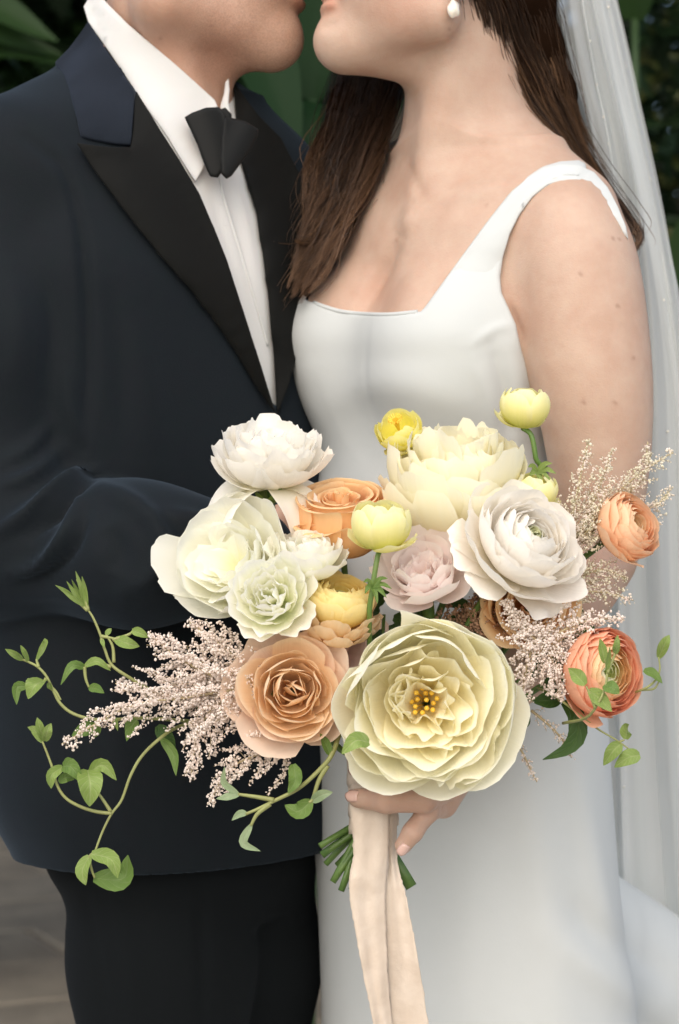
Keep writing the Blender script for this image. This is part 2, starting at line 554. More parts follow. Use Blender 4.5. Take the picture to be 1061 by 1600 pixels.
# ================================================================== SETTING
M['paver'] = mat('grey_brown_stone', (.23, .20, .155), .9, var=(.16, .138, .108), var_scale=5, bump=(30, .5, .01))
M['joint'] = mat('pale_mortar', (.42, .38, .33), .9, var=(.32, .29, .25), var_scale=12)
M['soil'] = mat('dark_soil', (.035, .028, .020), .95, var=(.02, .018, .012), var_scale=6, bump=(20, .6, .03))
M['bark'] = mat('bark', (.05, .04, .03), .9, var=(.03, .025, .02), var_scale=14, bump=(40, .8, .02))
def bgleaf(name, a, b, tr=.25, rough=.45):
    m = bpy.data.materials.new(name); m.use_nodes = True
    N = m.node_tree.nodes; L = m.node_tree.links; p = N['Principled BSDF']; p.inputs['Roughness'].default_value = rough; p.inputs['Specular IOR Level'].default_value = .2
    g = N.new('ShaderNodeNewGeometry'); r = N.new('ShaderNodeValToRGB')
    r.color_ramp.elements[0].color = (*a, 1); r.color_ramp.elements[1].color = (*b, 1)
    L.new(g.outputs['Random Per Island'], r.inputs[0]); L.new(r.outputs[0], p.inputs['Base Color'])
    t = N.new('ShaderNodeBsdfTranslucent'); L.new(r.outputs[0], t.inputs[0]); mx = N.new('ShaderNodeMixShader'); mx.inputs[0].default_value = tr
    L.new(p.outputs[0], mx.inputs[1]); L.new(t.outputs[0], mx.inputs[2]); L.new(mx.outputs[0], N['Material Output'].inputs[0])
    return m
M['bg_dark'] = bgleaf('dark_foliage', (.008, .020, .008), (.020, .042, .014))
M['bg_mid'] = bgleaf('green_foliage', (.012, .034, .010), (.032, .068, .018))
M['bg_olive'] = bgleaf('olive_foliage', (.035, .050, .014), (.075, .085, .028))
M['bg_broad'] = bgleaf('broad_leaf_green', (.005, .022, .006), (.011, .038, .010), .25, .65)

me = mesh_from('ground', [(-60, -40, -.012), (60, -40, -.012), (60, 80, -.012), (-60, 80, -.012)], [(0, 1, 2, 3)])
ground = tag(link('ground', me, M['joint']), kind='structure')
pr = random.Random(3)
def slab_mesh(w, h, seed):
    r_ = random.Random(seed); bm = bmesh.new()
    vs = [bm.verts.new((sx * (w / 2 - r_.uniform(.004, .012)), sy * (h / 2 - r_.uniform(.004, .012)), 0)) for sx, sy in ((-1, -1), (1, -1), (1, 1), (-1, 1))]
    f_ = bm.faces.new(vs); ex = bmesh.ops.extrude_face_region(bm, geom=[f_]); 
    for v in ex['geom']:
        if isinstance(v, bmesh.types.BMVert): v.co.z += .03
    bmesh.ops.recalc_face_normals(bm, faces=bm.faces)
    bmesh.ops.bevel(bm, geom=[e for e in bm.edges], offset=.006, segments=1, affect='EDGES')
    m_ = bpy.data.meshes.new('paving_slab'); bm.to_mesh(m_); bm.free(); m_.materials.append(M['paver']); return m_
slabs = [slab_mesh(.62, .42, s) for s in range(4)]
rot = R(24)
for i in range(-8, 9):
    for j in range(-7, 8):
        lx = (i + (.5 if j % 2 else 0)) * .62; ly = j * .42
        x = lx * math.cos(rot) - ly * math.sin(rot); y = 5.4 + lx * math.sin(rot) + ly * math.cos(rot)
        if abs(x) > 3.2 or y < 1.6 or y > 8.6: continue
        o = bpy.data.objects.new('paving_slab', slabs[(i * 3 + j) % 4]); COL.objects.link(o); o.parent = ground
        o.location = (x, y, -.026 + pr.uniform(-.003, .003)); o.rotation_euler = (pr.uniform(-.006, .006), pr.uniform(-.006, .006), rot)
me = mesh_from('planting_bed', [(-14, 8.5, .0), (14, 8.5, .0), (14, 16, .15), (-14, 16, .15)], [(0, 1, 2, 3)])
tag(link('planting_bed', me, M['soil']), kind='structure')

def leaf_cloud(cen, rad, n, size, seed, shell=.55, droop=.3, slim=.45):
    """n folded leaves filling an uneven crown"""
    rs = np.random.default_rng(seed)
    k = 26; cc = rs.normal(0, 1, (k, 3)); cc /= np.linalg.norm(cc, axis=1)[:, None]; cc *= rs.uniform(.45, .95, (k, 1))
    pick = rs.integers(0, k, n); off = rs.normal(0, .20, (n, 3))
    P = np.asarray(cen) + (cc[pick] + off) * np.asarray(rad)
    P[:, 2] = np.maximum(P[:, 2], .05)
    a = rs.normal(0, 1, (n, 3)); a[:, 2] -= droop; a /= np.linalg.norm(a, axis=1)[:, None]
    b = np.cross(a, rs.normal(0, 1, (n, 3))); b /= np.linalg.norm(b, axis=1)[:, None]
    c = np.cross(a, b); s = size * rs.uniform(.6, 1.3, (n, 1))
    V = np.stack([P, P + a * s * .5 + b * s * slim * .5 + c * s * .1, P + a * s, P + a * s * .5 - b * s * slim * .5 + c * s * .1], 1).reshape(-1, 3)
    i = np.arange(n)[:, None] * 4
    Fc = np.vstack([np.hstack([i, i + 1, i + 2]), np.hstack([i, i + 2, i + 3])])
    return mesh_from('crown', V, Fc)
def shrub(name, label, cat, x, y, zc, rad, n, size, m, seed, trunk_r=.05, group='shrubs and trees behind the couple'):
    o = empty(name, (x, y, 0)); tag(o, label, cat, group)
    fo = link('crown', leaf_cloud((x, y, zc), rad, n, size, seed), M[m], o, smooth=False); fo['kind'] = 'stuff'
    rs = random.Random(seed)
    top = zc + rad[2] * .3
    pts = [(x, y, -.02), (x + rs.uniform(-.05, .05), y, top * .4), (x + rs.uniform(-.12, .12), y + rs.uniform(-.1, .1), top)]
    tube_obj('trunk', catmull(pts, 12), np.linspace(trunk_r, trunk_r * .35, 12), M['bark'], o, 9)
    for k in range(5):
        a = k * 2.4 + seed; h0 = top * (.45 + .1 * k)
        e = (x + rad[0] * .7 * math.cos(a), y + rad[1] * .7 * math.sin(a), min(zc + rad[2] * .7, h0 + rad[2] * .6))
        tube_obj('branch', catmull([(x, y, h0), ((x + e[0]) / 2, (y + e[1]) / 2, h0 + (e[2] - h0) * .7), e], 8), np.linspace(trunk_r * .4, trunk_r * .12, 8), M['bark'], o, 6)
    return o
S_ = [
 ('shrub', 'dense dark shrub behind the groom at far left', 'shrub', -2.6, 9.3, 1.5, (1.2, .9, 1.6), 9000, .13, 'bg_dark', 1),
 ('shrub', 'dark shrub with mid green leaves behind the groom', 'shrub', -1.15, 9.6, 1.7, (1.1, .9, 1.8), 9000, .13, 'bg_mid', 2),
 ('shrub', 'deep green shrub straight behind the couple', 'shrub', .1, 9.8, 1.8, (1.1, .9, 1.9), 9000, .13, 'bg_dark', 3),
 ('shrub', 'olive toned shrub behind the veil', 'shrub', 1.35, 9.6, 1.6, (1.1, .9, 1.7), 8000, .13, 'bg_olive', 4),
 ('shrub', 'dark shrub at far right behind the veil', 'shrub', 2.7, 9.4, 1.4, (1.2, .9, 1.5), 8000, .13, 'bg_dark', 5),
 ('shrub', 'low bright green shrub beside the groom near the paving edge', 'shrub', -1.55, 8.2, .35, (.5, .4, .42), 3000, .10, 'bg_mid', 6),
 ('shrub', 'dark leafy shrub close behind the veil at the right', 'shrub', .82, 4.9, 1.25, (.42, .5, 1.25), 3600, .085, 'bg_dark', 8),
 ('shrub', 'dark leafy shrub close behind the groom shoulder', 'shrub', -.98, 5.0, 1.30, (.40, .5, 1.0), 3000, .10, 'bg_dark', 9),
]
for s_ in S_: shrub(*s_)
for (lab, x, y, zc, rad, n, sd_) in (('tall tree added to shade the background, on the left', -2.8, 9.8, 4.6, (2.5, 2.8, 1.4), 14000, 21), ('tall tree added to shade the background, behind the couple', -.3, 10.8, 4.9, (2.2, 3.0, 1.5), 14000, 22),  # tall crowns added overhead to keep light off the background foliage
                              ('tall tree added to shade the background, on the right', 4.6, 9.6, 4.6, (2.3, 2.8, 1.4), 13000, 23), ('tree added to shade the plants just behind the couple', .10, 4.5, 3.35, (2.4, 1.8, .55), 9000, 27), ('far tree closing the view at the back left', -3.6, 13.5, 3.2, (4.6, 1.2, 3.6), 18000, 24),  # near crown added above view to shade the broad-leaved plants
                              ('far tree closing the view at the back right', 5.6, 13.8, 2.9, (3.4, 1.2, 3.2), 12000, 25), ('thin far tree with sky showing through it', 1.9, 13.2, 3.0, (1.5, 1.0, 2.6), 2600, 26)):
    shrub('tree', lab, 'tree', x, y, zc, rad, n, .24 if y > 6 else .16, 'bg_dark', sd_, .14 if y > 6 else .035)

# broad-leaved plant seen between the two faces: upright stalks, big paddle leaves
def paddle(parent, base, tip, width, m, up=(0, -1, .4), sag=(0, 0, .08), nv=14, nu=9, fold=.25):
    b, t = np.array(base, float), np.array(tip, float)
    C = catmull([b, (b + t) / 2 + np.array(sag), t], nv); T = np.gradient(C, axis=0); T /= np.linalg.norm(T, axis=1)[:, None]
    n0 = np.array(up, float); Nn = n0[None] - T * (T @ n0)[:, None]; Nn /= np.linalg.norm(Nn, axis=1)[:, None]; S = np.cross(T, Nn)
    v = np.linspace(0, 1, nv); w = width * .5 * np.sin(np.pi * np.clip(v * .95 + .04, 0, 1) ** .75) ** .8; u = np.linspace(-1, 1, nu)
    P = C[:, None] + S[:, None] * (u[None, :, None] * w[:, None, None]) + Nn[:, None] * ((fold * np.abs(u) ** 1.4)[None, :, None] * w[:, None, None] + (.04 * np.sin(v * 26)[:, None] * np.abs(u)[None])[..., None] * w[:, None, None])
    i, j = np.meshgrid(np.arange(nv - 1), np.arange(nu - 1), indexing='ij')
    Fq = np.stack([i * nu + j, i * nu + j + 1, (i + 1) * nu + j + 1, (i + 1) * nu + j], -1).reshape(-1, 4)
    return link('leaf', mesh_from('leaf', P.reshape(-1, 3), Fq), M[m], parent)
M['stalk'] = mat('green_stalk', (.02, .05, .014), .6, var=(.035, .07, .02), var_scale=8)
M['dry_stalk'] = mat('tan_dry_stalk', (.42, .33, .22), .7, var=(.30, .22, .14), var_scale=10)
rp = random.Random(8)
def broad_plant(label, x, y, stalks, seed, m='bg_broad', size=1.0):
    o = empty('broad_leaf_plant', (x, y, 0)); tag(o, label, 'plant', 'broad leaved plants behind the couple')
    r_ = random.Random(seed)
    for k, (dx, dy, h, lx, lz, wd) in enumerate(stalks):
        b = (x + dx * .5, y + dy, -.02); t = (x + dx, y + dy + r_.uniform(-.05, .05), h)
        tube_obj('stalk', catmull([b, ((b[0] + t[0]) / 2 + r_.uniform(-.02, .02), y + dy, h * .5), t], 14), np.linspace(.014, .007, 14) * size, M['stalk'], o, 7)
        paddle(o, t, (t[0] + lx, t[1] + r_.uniform(-.2, .05), h + lz), wd, m, (r_.uniform(-.5, .5), -1, .5), (0, -.02, .07))
    return o
broad_plant('broad leaved plant with glossy paddles in the gap between the two faces', -.10, 3.25,
            [(-.06, .0, 1.76, .10, -.16, .10), (.02, .1, 1.66, -.08, .26, .07), (.06, .05, 1.72, .06, .30, .08), (.02, -.05, 1.78, -.10, -.20, .09), (-.14, .12, 1.60, -.10, .24, .09), (.10, .12, 1.62, .16, .14, .08), (-.05, .2, 1.86, .05, .28, .09), (.00, .16, 1.62, -.04, -.25, .05), (.06, .16, 1.60, .03, -.28, .05), (-.04, .18, 1.44, .03, .22, .05), (.03, .02, 1.58, -.03, .2, .05), (.09, .0, 1.70, -.06, -.22, .06)], 3)
broad_plant('broad leaved plant with arching leaves behind the groom collar', -.92, 4.0,
            [(-.05, 0, 1.92, .46, .02, .085), (.05, .1, 2.00, .36, -.05, .09), (-.02, .15, 1.80, -.34, .10, .10), (.12, .08, 1.86, .32, .06, .075), (-.16, .12, 1.96, -.20, .18, .10)], 5, 'bg_mid')
broad_plant('leafy plant catching light at the top right behind the veil', .56, 3.7,
            [(.04, 0, 1.92, .14, .12, .12), (.10, .1, 1.80, .18, -.10, .12), (-.05, .1, 1.95, -.05, .22, .11), (.14, .05, 1.62, .12, .16, .10), (.02, .12, 1.5, .2, .1, .11)], 7, 'bg_mid')
# slender dry canes standing among the stalks
for k, (px_, d_, which) in enumerate(((424, 3.5, 'leftmost'), (446, 3.6, 'second from left'), (462, 3.45, 'third from left'), (480, 3.65, 'rightmost'))):
    x = xp = (px_ - 530.5) * d_ / F
    o = tube_obj('garden_cane', catmull([(x - .01, d_, -.02), (x, d_, .8), (x + .012 * (-1) ** k, d_, 1.56 + .05 * k)], 12), .0065, M['dry_stalk'], None, 7)
    tag(o, 'slender dry cane between the two faces, ' + which, 'cane', 'dry canes between the couple')

# ================================================================== PEOPLE
def A(px, py, d): return np.array(W(px, py, d), dtype=np.float32)
def PXZ(P):      # photo-pixel coordinates of sample points
    return (530.5 + P[:, 0] / P[:, 1] * F), (800.0 - (P[:, 2] - CAMZ) / P[:, 1] * F)
def zpx(py, d): return CAMZ - (py - 800.0) * d / F
def xpx(px, d): return (px - 530.5) * d / F

def set_tone(me, V, cols):
    a = me.color_attributes.new('tone', 'FLOAT_COLOR', 'POINT')
    c = np.zeros((len(V), 4), dtype=np.float32); c[:, :3] = np.clip(cols, 0, 1); c[:, 3] = 1
    a.data.foreach_set('color', c.ravel())

def gpx(V, px, py, w, dmax=9):
    x, y = proj(V)
    return np.exp(-(((x - px) / w) ** 2 + ((y - py) / w) ** 2)) * (V[:, 1] < dmax)

# ------------------------------------------------------------------ bride
bride = empty('person', (xpx(715, 2.06), 2.06, 0))
tag(bride, 'woman in white square-neck dress and tulle veil, holding the bouquet', 'person', 'the couple')
YB = R(-50)
def key(py, cx, d, rx, ry, yaw): return (zpx(py, d), xpx(cx, d), d, rx, ry, yaw)
bt_keys = [key(250, 742, 2.07, .075, .06, YB), key(300, 738, 2.065, .135, .078, YB), key(380, 728, 2.06, .155, .095, YB), key(530, 712, 2.06, .145, .098, YB),
           key(640, 690, 2.06, .130, .092, YB), key(730, 678, 2.06, .124, .088, YB), key(860, 678, 2.06, .140, .098, YB),
           key(1000, 690, 2.06, .160, .112, YB), key(1120, 705, 2.07, .168, .118, YB), key(1250, 712, 2.07, .165, .118, YB)]
b_torso = Loft(bt_keys)
br_far, br_near = A(553, 540, 2.067), A(695, 545, 1.965)
arm_pts = [A(890, 362, 1.948), A(905, 450, 1.938), A(923, 580, 1.932), A(936, 710, 1.935), A(928, 868, 1.945)]
arm_r = [.0470, .0515, .0500, .0418, .0340]
fore_pts = [A(927, 868, 1.945), A(870, 955, 1.90), A(742, 1128, 1.865)]
fore_r = [.0345, .0350, .0240]
arm2_pts = [A(575, 362, 2.18), A(545, 560, 2.20), A(560, 760, 2.13), A(600, 1130, 1.90)]
arm2_r = [.048, .045, .036, .024]

def bust(P, k):
    d = b_torso(P)
    d = smin(d, s_ell(P, br_far, (.060, .056, .066)), k)
    d = smin(d, s_ell(P, br_near, (.060, .056, .066)), k)
    return d
def trapz(P):
    d = s_cone(P, A(750, 222, 2.08), A(893, 330, 1.985), .047, .040)
    return smin(d, s_cone(P, A(735, 225, 2.09), A(585, 325, 2.17), .047, .040), .03)
def b_upper(P):
    d = bust(P, .038) + np.clip((zpx(560, 2.0) - P[:, 2]) * .12, 0, .009)
    d = smin(d, trapz(P), .035)
    d = smin(d, s_chain(P, arm_pts, arm_r, .014, sub=3), .022)
    d = smin(d, s_cone(P, A(650, 345, 1.99), A(870, 300, 1.958), .005, .0075), .024)
    return d
def b_strap(P):
    d = bust(P, .045)
    d = smin(d, trapz(P), .035)
    return smin(d, s_chain(P, arm_pts, arm_r, .014, sub=3), .022)
def b_neck(P):
    d = s_cone(P, A(722, 0, 2.035), A(733, 265, 2.06), .0545, .060)
    d = smin(d, s_cone(P, A(716, 20, 1.992), A(668, 300, 2.005), .006, .003), .04)
    return d
def head_f(P):
    d = s_ell(P, A(668, -165, 2.02), (.100, .076, .105))
    d = smin(d, s_ell(P, A(592, -48, 2.01), (.054, .056, .078)), .03)
    d = smin(d, s_cone(P, A(536, 64, 2.0), A(676, 22, 1.963), .0215, .026), .018)
    d = smin(d, s_cone(P, A(536, 64, 2.0), A(676, 22, 2.07), .0215, .026), .018)
    d = smin(d, s_cone(P, A(548, 68, 2.0), A(652, 78, 2.02), .0225, .034), .022)
    d = smin(d, s_ell(P, A(610, -30, 1.972), (.034, .026, .036)), .03)
    d = smin(d, s_cone(P, A(524, -140, 2.0), A(482, -58, 2.0), .008, .0105), .014)      # nose
    d = smin(d, s_ell(P, A(496, -52, 1.99), (.010, .009, .008)), .008)
    d = smin(d, s_ell(P, A(521, 15, 1.998), (.0120, .022, .0068)), .006)                # lower lip
    d = smin(d, s_ell(P, A(521, -6, 1.998), (.0125, .021, .0058)), .005)                # upper lip
    for dd in (1.965, 2.045):
        d = smax(d, -s_ell(P, A(545, -128, dd), (.016, .016, .011)), .015)              # eye sockets
    e = s_ell(P, A(712, -60, 1.944), (.016, .008, .030))
    d = smin(d, e, .006)
    d = smin(d, s_ell(P, A(704, -16, 1.944), (.009, .006, .011)), .006)
    return d
def hand(P, wrist, wr, fingers, kn_r=.0125):
    d = None
    for (pts, rads) in fingers:
        e = s_cone(P, wrist, pts[0], wr, rads[0] * 1.18)
        d = e if d is None else smin(d, e, .012)
    for (pts, rads) in fingers:
        f = s_chain(P, pts, rads, .004)
        d = smin(d, f, .0035)
    return d
b_fing = [
    ([A(700, 1150, 1.798), A(650, 1140, 1.758), A(590, 1150, 1.758), A(562, 1158, 1.775)], [.0115, .0100, .0090, .0078]),
    ([A(704, 1188, 1.795), A(655, 1186, 1.753), A(597, 1196, 1.752), A(566, 1204, 1.770)], [.0118, .0103, .0094, .0080]),
    ([A(702, 1228, 1.797), A(662, 1250, 1.755), A(603, 1251, 1.751), A(560, 1247, 1.766)], [.0114, .0103, .0098, .0080]),
    ([A(692, 1256, 1.803), A(668, 1268, 1.770), A(645, 1300, 1.761), A(630, 1321, 1.763)], [.0102, .0088, .0080, .0070]),
    ([A(712, 1118, 1.845), A(660, 1098, 1.850), A(612, 1100, 1.835), A(588, 1106, 1.822)], [.0135, .0115, .0105, .0085])]
def b_hand(P): return hand(P, A(736, 1140, 1.862), .0225, b_fing)
def bride_f(P):
    d = b_upper(P)
    d = smin(d, b_neck(P), .034)
    d = smin(d, head_f(P), .016)
    d = smin(d, smin(s_chain(P, fore_pts, fore_r, .012, sub=2), b_hand(P), .015), .02)
    d = smin(d, s_chain(P, arm2_pts, arm2_r, .012, sub=2), .02)
    return d
V, Q = surf('bride', bride_f, (-.18, 1.68, .80), (.36, 2.32, 1.76), .0030)
V = folds(V, Q, [([(622, 372), (604, 410), (584, 448), (560, 496)], 12, -.0085), ([(648, 400), (640, 440), (622, 486)], 26, .0028), ([(560, 400), (532, 440), (505, 480)], 22, .0022),
                 ([(664, 120), (660, 190), (650, 262), (640, 300)], 11, .0020), ([(640, 250), (652, 290), (668, 315)], 9, -.0018), ([(700, 308), (770, 290), (850, 284)], 13, .0022), ([(700, 330), (770, 318), (830, 312)], 12, -.0014),
                 ([(790, 470), (803, 500), (815, 530)], 7, -.004), ([(530, 36), (512, 40), (500, 44)], 8, -.0022)])
px, py = proj(V)
tone = np.zeros((len(V), 3))
tone[:, 1] = 0.9 * gpx(V, 515, 8, 14) + 0.35 * gpx(V, 625, -10, 70) + 0.30 * gpx(V, 930, 880, 60) + 0.22 * gpx(V, 795, 500, 45) + .25 * gpx(V, 590, 460, 45) \
    + 0.25 * gpx(V, 640, 1270, 90)
for mx, my, mw in ((908, 428, 3.4), (965, 478, 3.2), (958, 372, 2.4), (968, 374, 2.4), (912, 628, 3.6), (960, 630, 3.4), (702, 46, 2.6), (620, 375, 2.4), (525, 432, 2.4), (990, 560, 2.3), (880, 540, 2.0), (760, 320, 1.9)):
    tone[:, 2] += 0.5 * gpx(V, mx, my, mw)
me = mesh_from('body', V, Q); set_tone(me, V, tone)
b_body = link('body', me, M['skin_f'], bride)
BVH_bride = bvh_of(V, Q)

def nail_obj(tip, prev, up, parent, s=1.0):
    """a finger nail: small curved plate on the back of a finger tip"""
    tip = Vector(tip); prev = Vector(prev); a = (tip - prev).normalized(); n = (Vector(up) - a * Vector(up).dot(a)).normalized(); b = a.cross(n)
    vs, fs = [], []
    for i in range(6):
        for j in range(7):
            v = i / 5; u = -1 + j / 3
            w = 0.0054 * s * (0.86 + 0.14 * math.sin(v * math.pi)) * (1 if v < .8 else 1 - (v - .8) * 1.6)
            ln = -0.0045 * s + v * 0.0125 * s
            vs.append(tip + a * ln + b * (u * w) + n * (0.0086 * s - 0.0028 * s * u * u + 0.0006 - .0008 * v * v))
    for i in range(5):
        for j in range(6):
            fs.append((i * 7 + j, i * 7 + j + 1, (i + 1) * 7 + j + 1, (i + 1) * 7 + j))
    nm = bpy.data.meshes.new('fingernail'); nm.from_pydata(vs, [], fs)
    o = link('fingernail', nm, M['nail'], parent)
    so_ = o.modifiers.new('t', 'SOLIDIFY'); so_.thickness = .0006
    return o
nail_obj(b_fing[2][0][3], b_fing[2][0][2], (-.1, -1, .35), b_body)
nail_obj(b_fing[1][0][3], b_fing[1][0][2], (-.1, -1, .35), b_body)
nail_obj(b_fing[0][0][3], b_fing[0][0][2], (-.1, -1, .35), b_body)
nail_obj(b_fing[3][0][3], b_fing[3][0][2], (.35, -1, .1), b_body, .85)

# eyes (outside the frame)
def eyeball(c, r, parent):
    bm = bmesh.new(); bmesh.ops.create_uvsphere(bm, u_segments=16, v_segments=10, radius=r, matrix=Matrix.Translation(c))
    m_ = bpy.data.meshes.new('eye'); bm.to_mesh(m_); bm.free(); return link('eye', m_, M['eyewhite'], parent)
for dd in (1.968, 2.042): eyeball(W(551, -128, dd), .0105, bride)

# dress
neck_poly = [(400, 440), (468, 459), (480, 470), (520, 482), (560, 490), (610, 491), (657, 487), (664, 480), (700, 430), (735, 382), (765, 341), (800, 297), (822, 276),
             (848, 260), (875, 252), (905, 250), (916, 256), (916, 272), (900, 277),
             (878, 278), (856, 286), (832, 305), (812, 332), (797, 362), (786, 400), (781, 432), (784, 458), (796, 484), (806, 508), (815, 550), (835, 610),
             (900, 640), (1300, 1000), (1500, 2200), (0, 2200), (200, 640)]
sk_keys = [key(395, 726, 2.06, .150, .095, YB)] + bt_keys[3:8] + [key(1090, 706, 2.07, .163, .118, YB), key(1180, 712, 2.07, .160, .120, YB),
           key(1390, 728, 2.07, .156, .125, YB), key(1600, 745, 2.08, .158, .135, YB), key(1900, 790, 2.09, .20, .17, YB), key(2500, 830, 2.12, .26, .24, YB), (0.004, xpx(850, 2.15), 2.15, .31, .29, YB)]
d_loft = Loft(sk_keys, 400)
def dress_f(P):
    d = d_loft(P)
    d = smin(d, s_ell(P, br_far, (.060, .056, .068)), .060)
    d = smin(d, s_ell(P, br_near, (.060, .056, .068)), .060)
    x, y = PXZ(P)
    strap = smax(b_strap(P), y * .0006 - .33, .03)         # shoulder straps lie on the skin
    d = smin(d, strap, .012) - .0028
    cut = s_poly(x, y, neck_poly) * (2.0 / F)
    back = (P[:, 1] > 2.07)
    cut = np.where(back & (y > 330), np.minimum(cut, .02 - (y - 330) * .0006), cut)
    d = smax(d, cut.astype(np.float32), .0035)
    d = np.maximum(d, .004 - P[:, 2])
    return d
ZS = zpx(930, 2.05)
def skirt_f(P):
    d = d_loft(P)
    tr = s_cone(P, A(890, 1480, 2.22), A(1500, 1960, 2.75), .085, .16)
    return np.maximum(np.maximum(smin(d, tr, .10) - .0032, .004 - P[:, 2]), P[:, 2] - ZS)
V, Q = surf('bodice', lambda P: np.maximum(dress_f(P), ZS - .004 - P[:, 2]), (-.16, 1.74, ZS - .01), (.36, 2.28, 1.45), .0026)
V = folds(V, Q, [([(500, 640), (600, 600), (760, 640)], 30, .0030), ([(790, 520), (810, 600), (812, 680)], 14, .0030), ([(768, 540), (790, 620), (796, 690)], 9, -.0028), ([(740, 560), (765, 630), (772, 700)], 11, .0020), ([(575, 500), (572, 570), (585, 650)], 5, -.0006), ([(800, 505), (770, 515), (735, 540)], 8, .0016)])
bodice_me = mesh_from('bodice', V, Q); BVH_dress = bvh_of(V, Q)
V, Q = surf('skirt', skirt_f, (-.40, 1.74, -.02), (.95, 3.05, 1.06), .0055)
V = folds(V, Q, [
                 ([(820, 1200), (850, 1400), (880, 1640)], 34, .004), ([(740, 1280), (735, 1450), (730, 1660)], 40, .0028), ([(900, 1180), (925, 1330), (960, 1480), (1040, 1560)], 20, .005),
                 ([(590, 1330), (600, 1480), (600, 1660)], 36, .002), ([(860, 1460), (960, 1540), (1061, 1600)], 26, .006), ([(880, 1400), (940, 1460), (1061, 1540)], 22, -.004)])
dress = link('dress', mesh_from('dress', V, Q), M['crepe'], bride)
link('bodice', bodice_me, M['crepe'], dress)
# stitched edge along the neckline, lying on the cloth
def edge_cord(name, line, bvhs, r, m, parent, off=0.0, n=60):
    L_ = catmull(line, n); dep = np.array([hit(bvhs, x, y, np.nan) for x, y in L_])
    ok = ~np.isnan(dep); dep = np.interp(np.arange(n), np.nonzero(ok)[0], dep[ok])
    for _ in range(4): dep[1:-1] = .25 * dep[:-2] + .5 * dep[1:-1] + .25 * dep[2:]
    return tube_obj(name, [tuple(W(x, y, d_ - off)) for (x, y), d_ in zip(L_, dep)], r, m, parent, 8)
edge_cord('neckline_edge', [(474, 465), (500, 477), (540, 488), (600, 492), (652, 488)], [BVH_dress], .0022, M['crepe'], dress)

def strap_lift(x, y):
    return .0030 - .0082 * max(0, min(1, (y - 385) / 70))
drape('shoulder_strap', [(664, 482), (700, 431), (735, 383), (766, 341), (801, 298), (824, 277), (848, 262), (874, 256), (904, 257), (929, 268), (950, 292), (966, 322), (978, 352), (982, 374), (972, 362), (957, 339), (940, 314), (922, 296), (900, 285),
      (878, 282), (856, 288), (832, 307), (812, 334), (797, 364), (786, 402), (782, 432), (784, 458), (796, 482)], [BVH_dress, BVH_bride], M['crepe'], dress, off=.0016, thick=.0055, step=7, smooth_it=5, lift=strap_lift, bevel=.0014)
# earring: baroque pearl on a gold hook
e0 = W(709, 14, 1.935)
bm = bmesh.new(); bmesh.ops.create_icosphere(bm, subdivisions=3, radius=1.0)
for v in bm.verts:
    c = v.co
    k = 1 + .10 * math.sin(5 * c.x + 3 * c.z) + .06 * math.sin(9 * c.y + 4 * c.z)
    v.co = Vector((c.x * .0056 * k, c.y * .005 * k, c.z * .0078 * k)) + e0
em = bpy.data.meshes.new('earring'); bm.to_mesh(em); bm.free()
ear = link('earring', em, M['pearl'], bride)
tube_obj('earring_hook', [tuple(W(*q)) for q in ((708, 3, 1.935), (706, -6, 1.933), (702, -16, 1.934), (700, -22, 1.94))], .0006, M['gold'], ear, 6)

# hair: strands combed between guide locks
rng = np.random.default_rng(7)
def strands(guides, n, pts=18, jit=.004, wave=.003, r=.00034, taper=.85, lens=(0.62, 1.0)):
    G = np.array([catmull([tuple(W(*q)) for q in g], pts) for g in guides])      # (g,pts,3)
    ng = len(G); out_V, out_F, out_U = [], [], []; base = 0
    tt = np.linspace(0, 1, pts)
    nl = max(6, n // 42)                                    # strands gather into tapering locks
    lw = rng.uniform(0, ng - 1.001, nl); lo_ = rng.normal(0, jit, (nl, 3)); lp = rng.uniform(-.7, .7, nl); ll = rng.uniform(lens[0], lens[1], nl); la = rng.uniform(.7, 1.15, nl)
    for k in range(n):
        q_ = k % nl; stray = rng.uniform() < .10
        w = float(np.clip(lw[q_] + rng.normal(0, .05), 0, ng - 1.001)); i = int(w); f = w - i
        L_ = G[i] * (1 - f) + G[i + 1] * f
        ln = min(1.0, ll[q_] * rng.uniform(.93, 1.06))
        L_ = np.stack([np.interp(tt * ln, tt, L_[:, c]) for c in range(3)], -1)
        off = rng.normal(0, .0030 if not stray else .007, 3); ph = rng.uniform(0, 6.28); am = wave * la[q_]
        s_ = np.clip((tt - .15) / .85, 0, 1)
        wob = np.stack([np.sin(tt * 9.5 + w * .9 + lp[q_]), np.cos(tt * 8 + w * .8 + lp[q_]), 0 * tt], -1) * am * s_[:, None]
        wob += np.stack([np.sin(tt * 17 + ph), np.cos(tt * 15 + ph), 0 * tt], -1) * wave * (.06 if not stray else .3)
        L_ = L_ + lo_[q_] * (0.3 + 0.7 * tt[:, None]) + off * (1 - (.75 if not stray else 0) * tt[:, None] ** 1.5) + wob
        rr = r * rng.uniform(.7, 1.3) * (1 - taper * np.clip((tt - .7) / .3, 0, 1))
        v, q = tube(L_, rr, 3, False)
        out_V.append(v); out_F.append(q + base); base += len(v)
        tone_ = np.clip(.20 + .16 * np.sin(w * 9) + .5 * lp[q_] * .35 + rng.normal(0, .10) + .80 * np.clip(tt - .36, 0, 1), .02, .98)  # lighter tips; upper strands darkened to stand for shadow by the neck
        out_U.append(np.repeat(np.stack([tone_, tt], -1), 3, axis=0))
    return np.vstack(out_V), np.vstack(out_F), np.vstack(out_U)
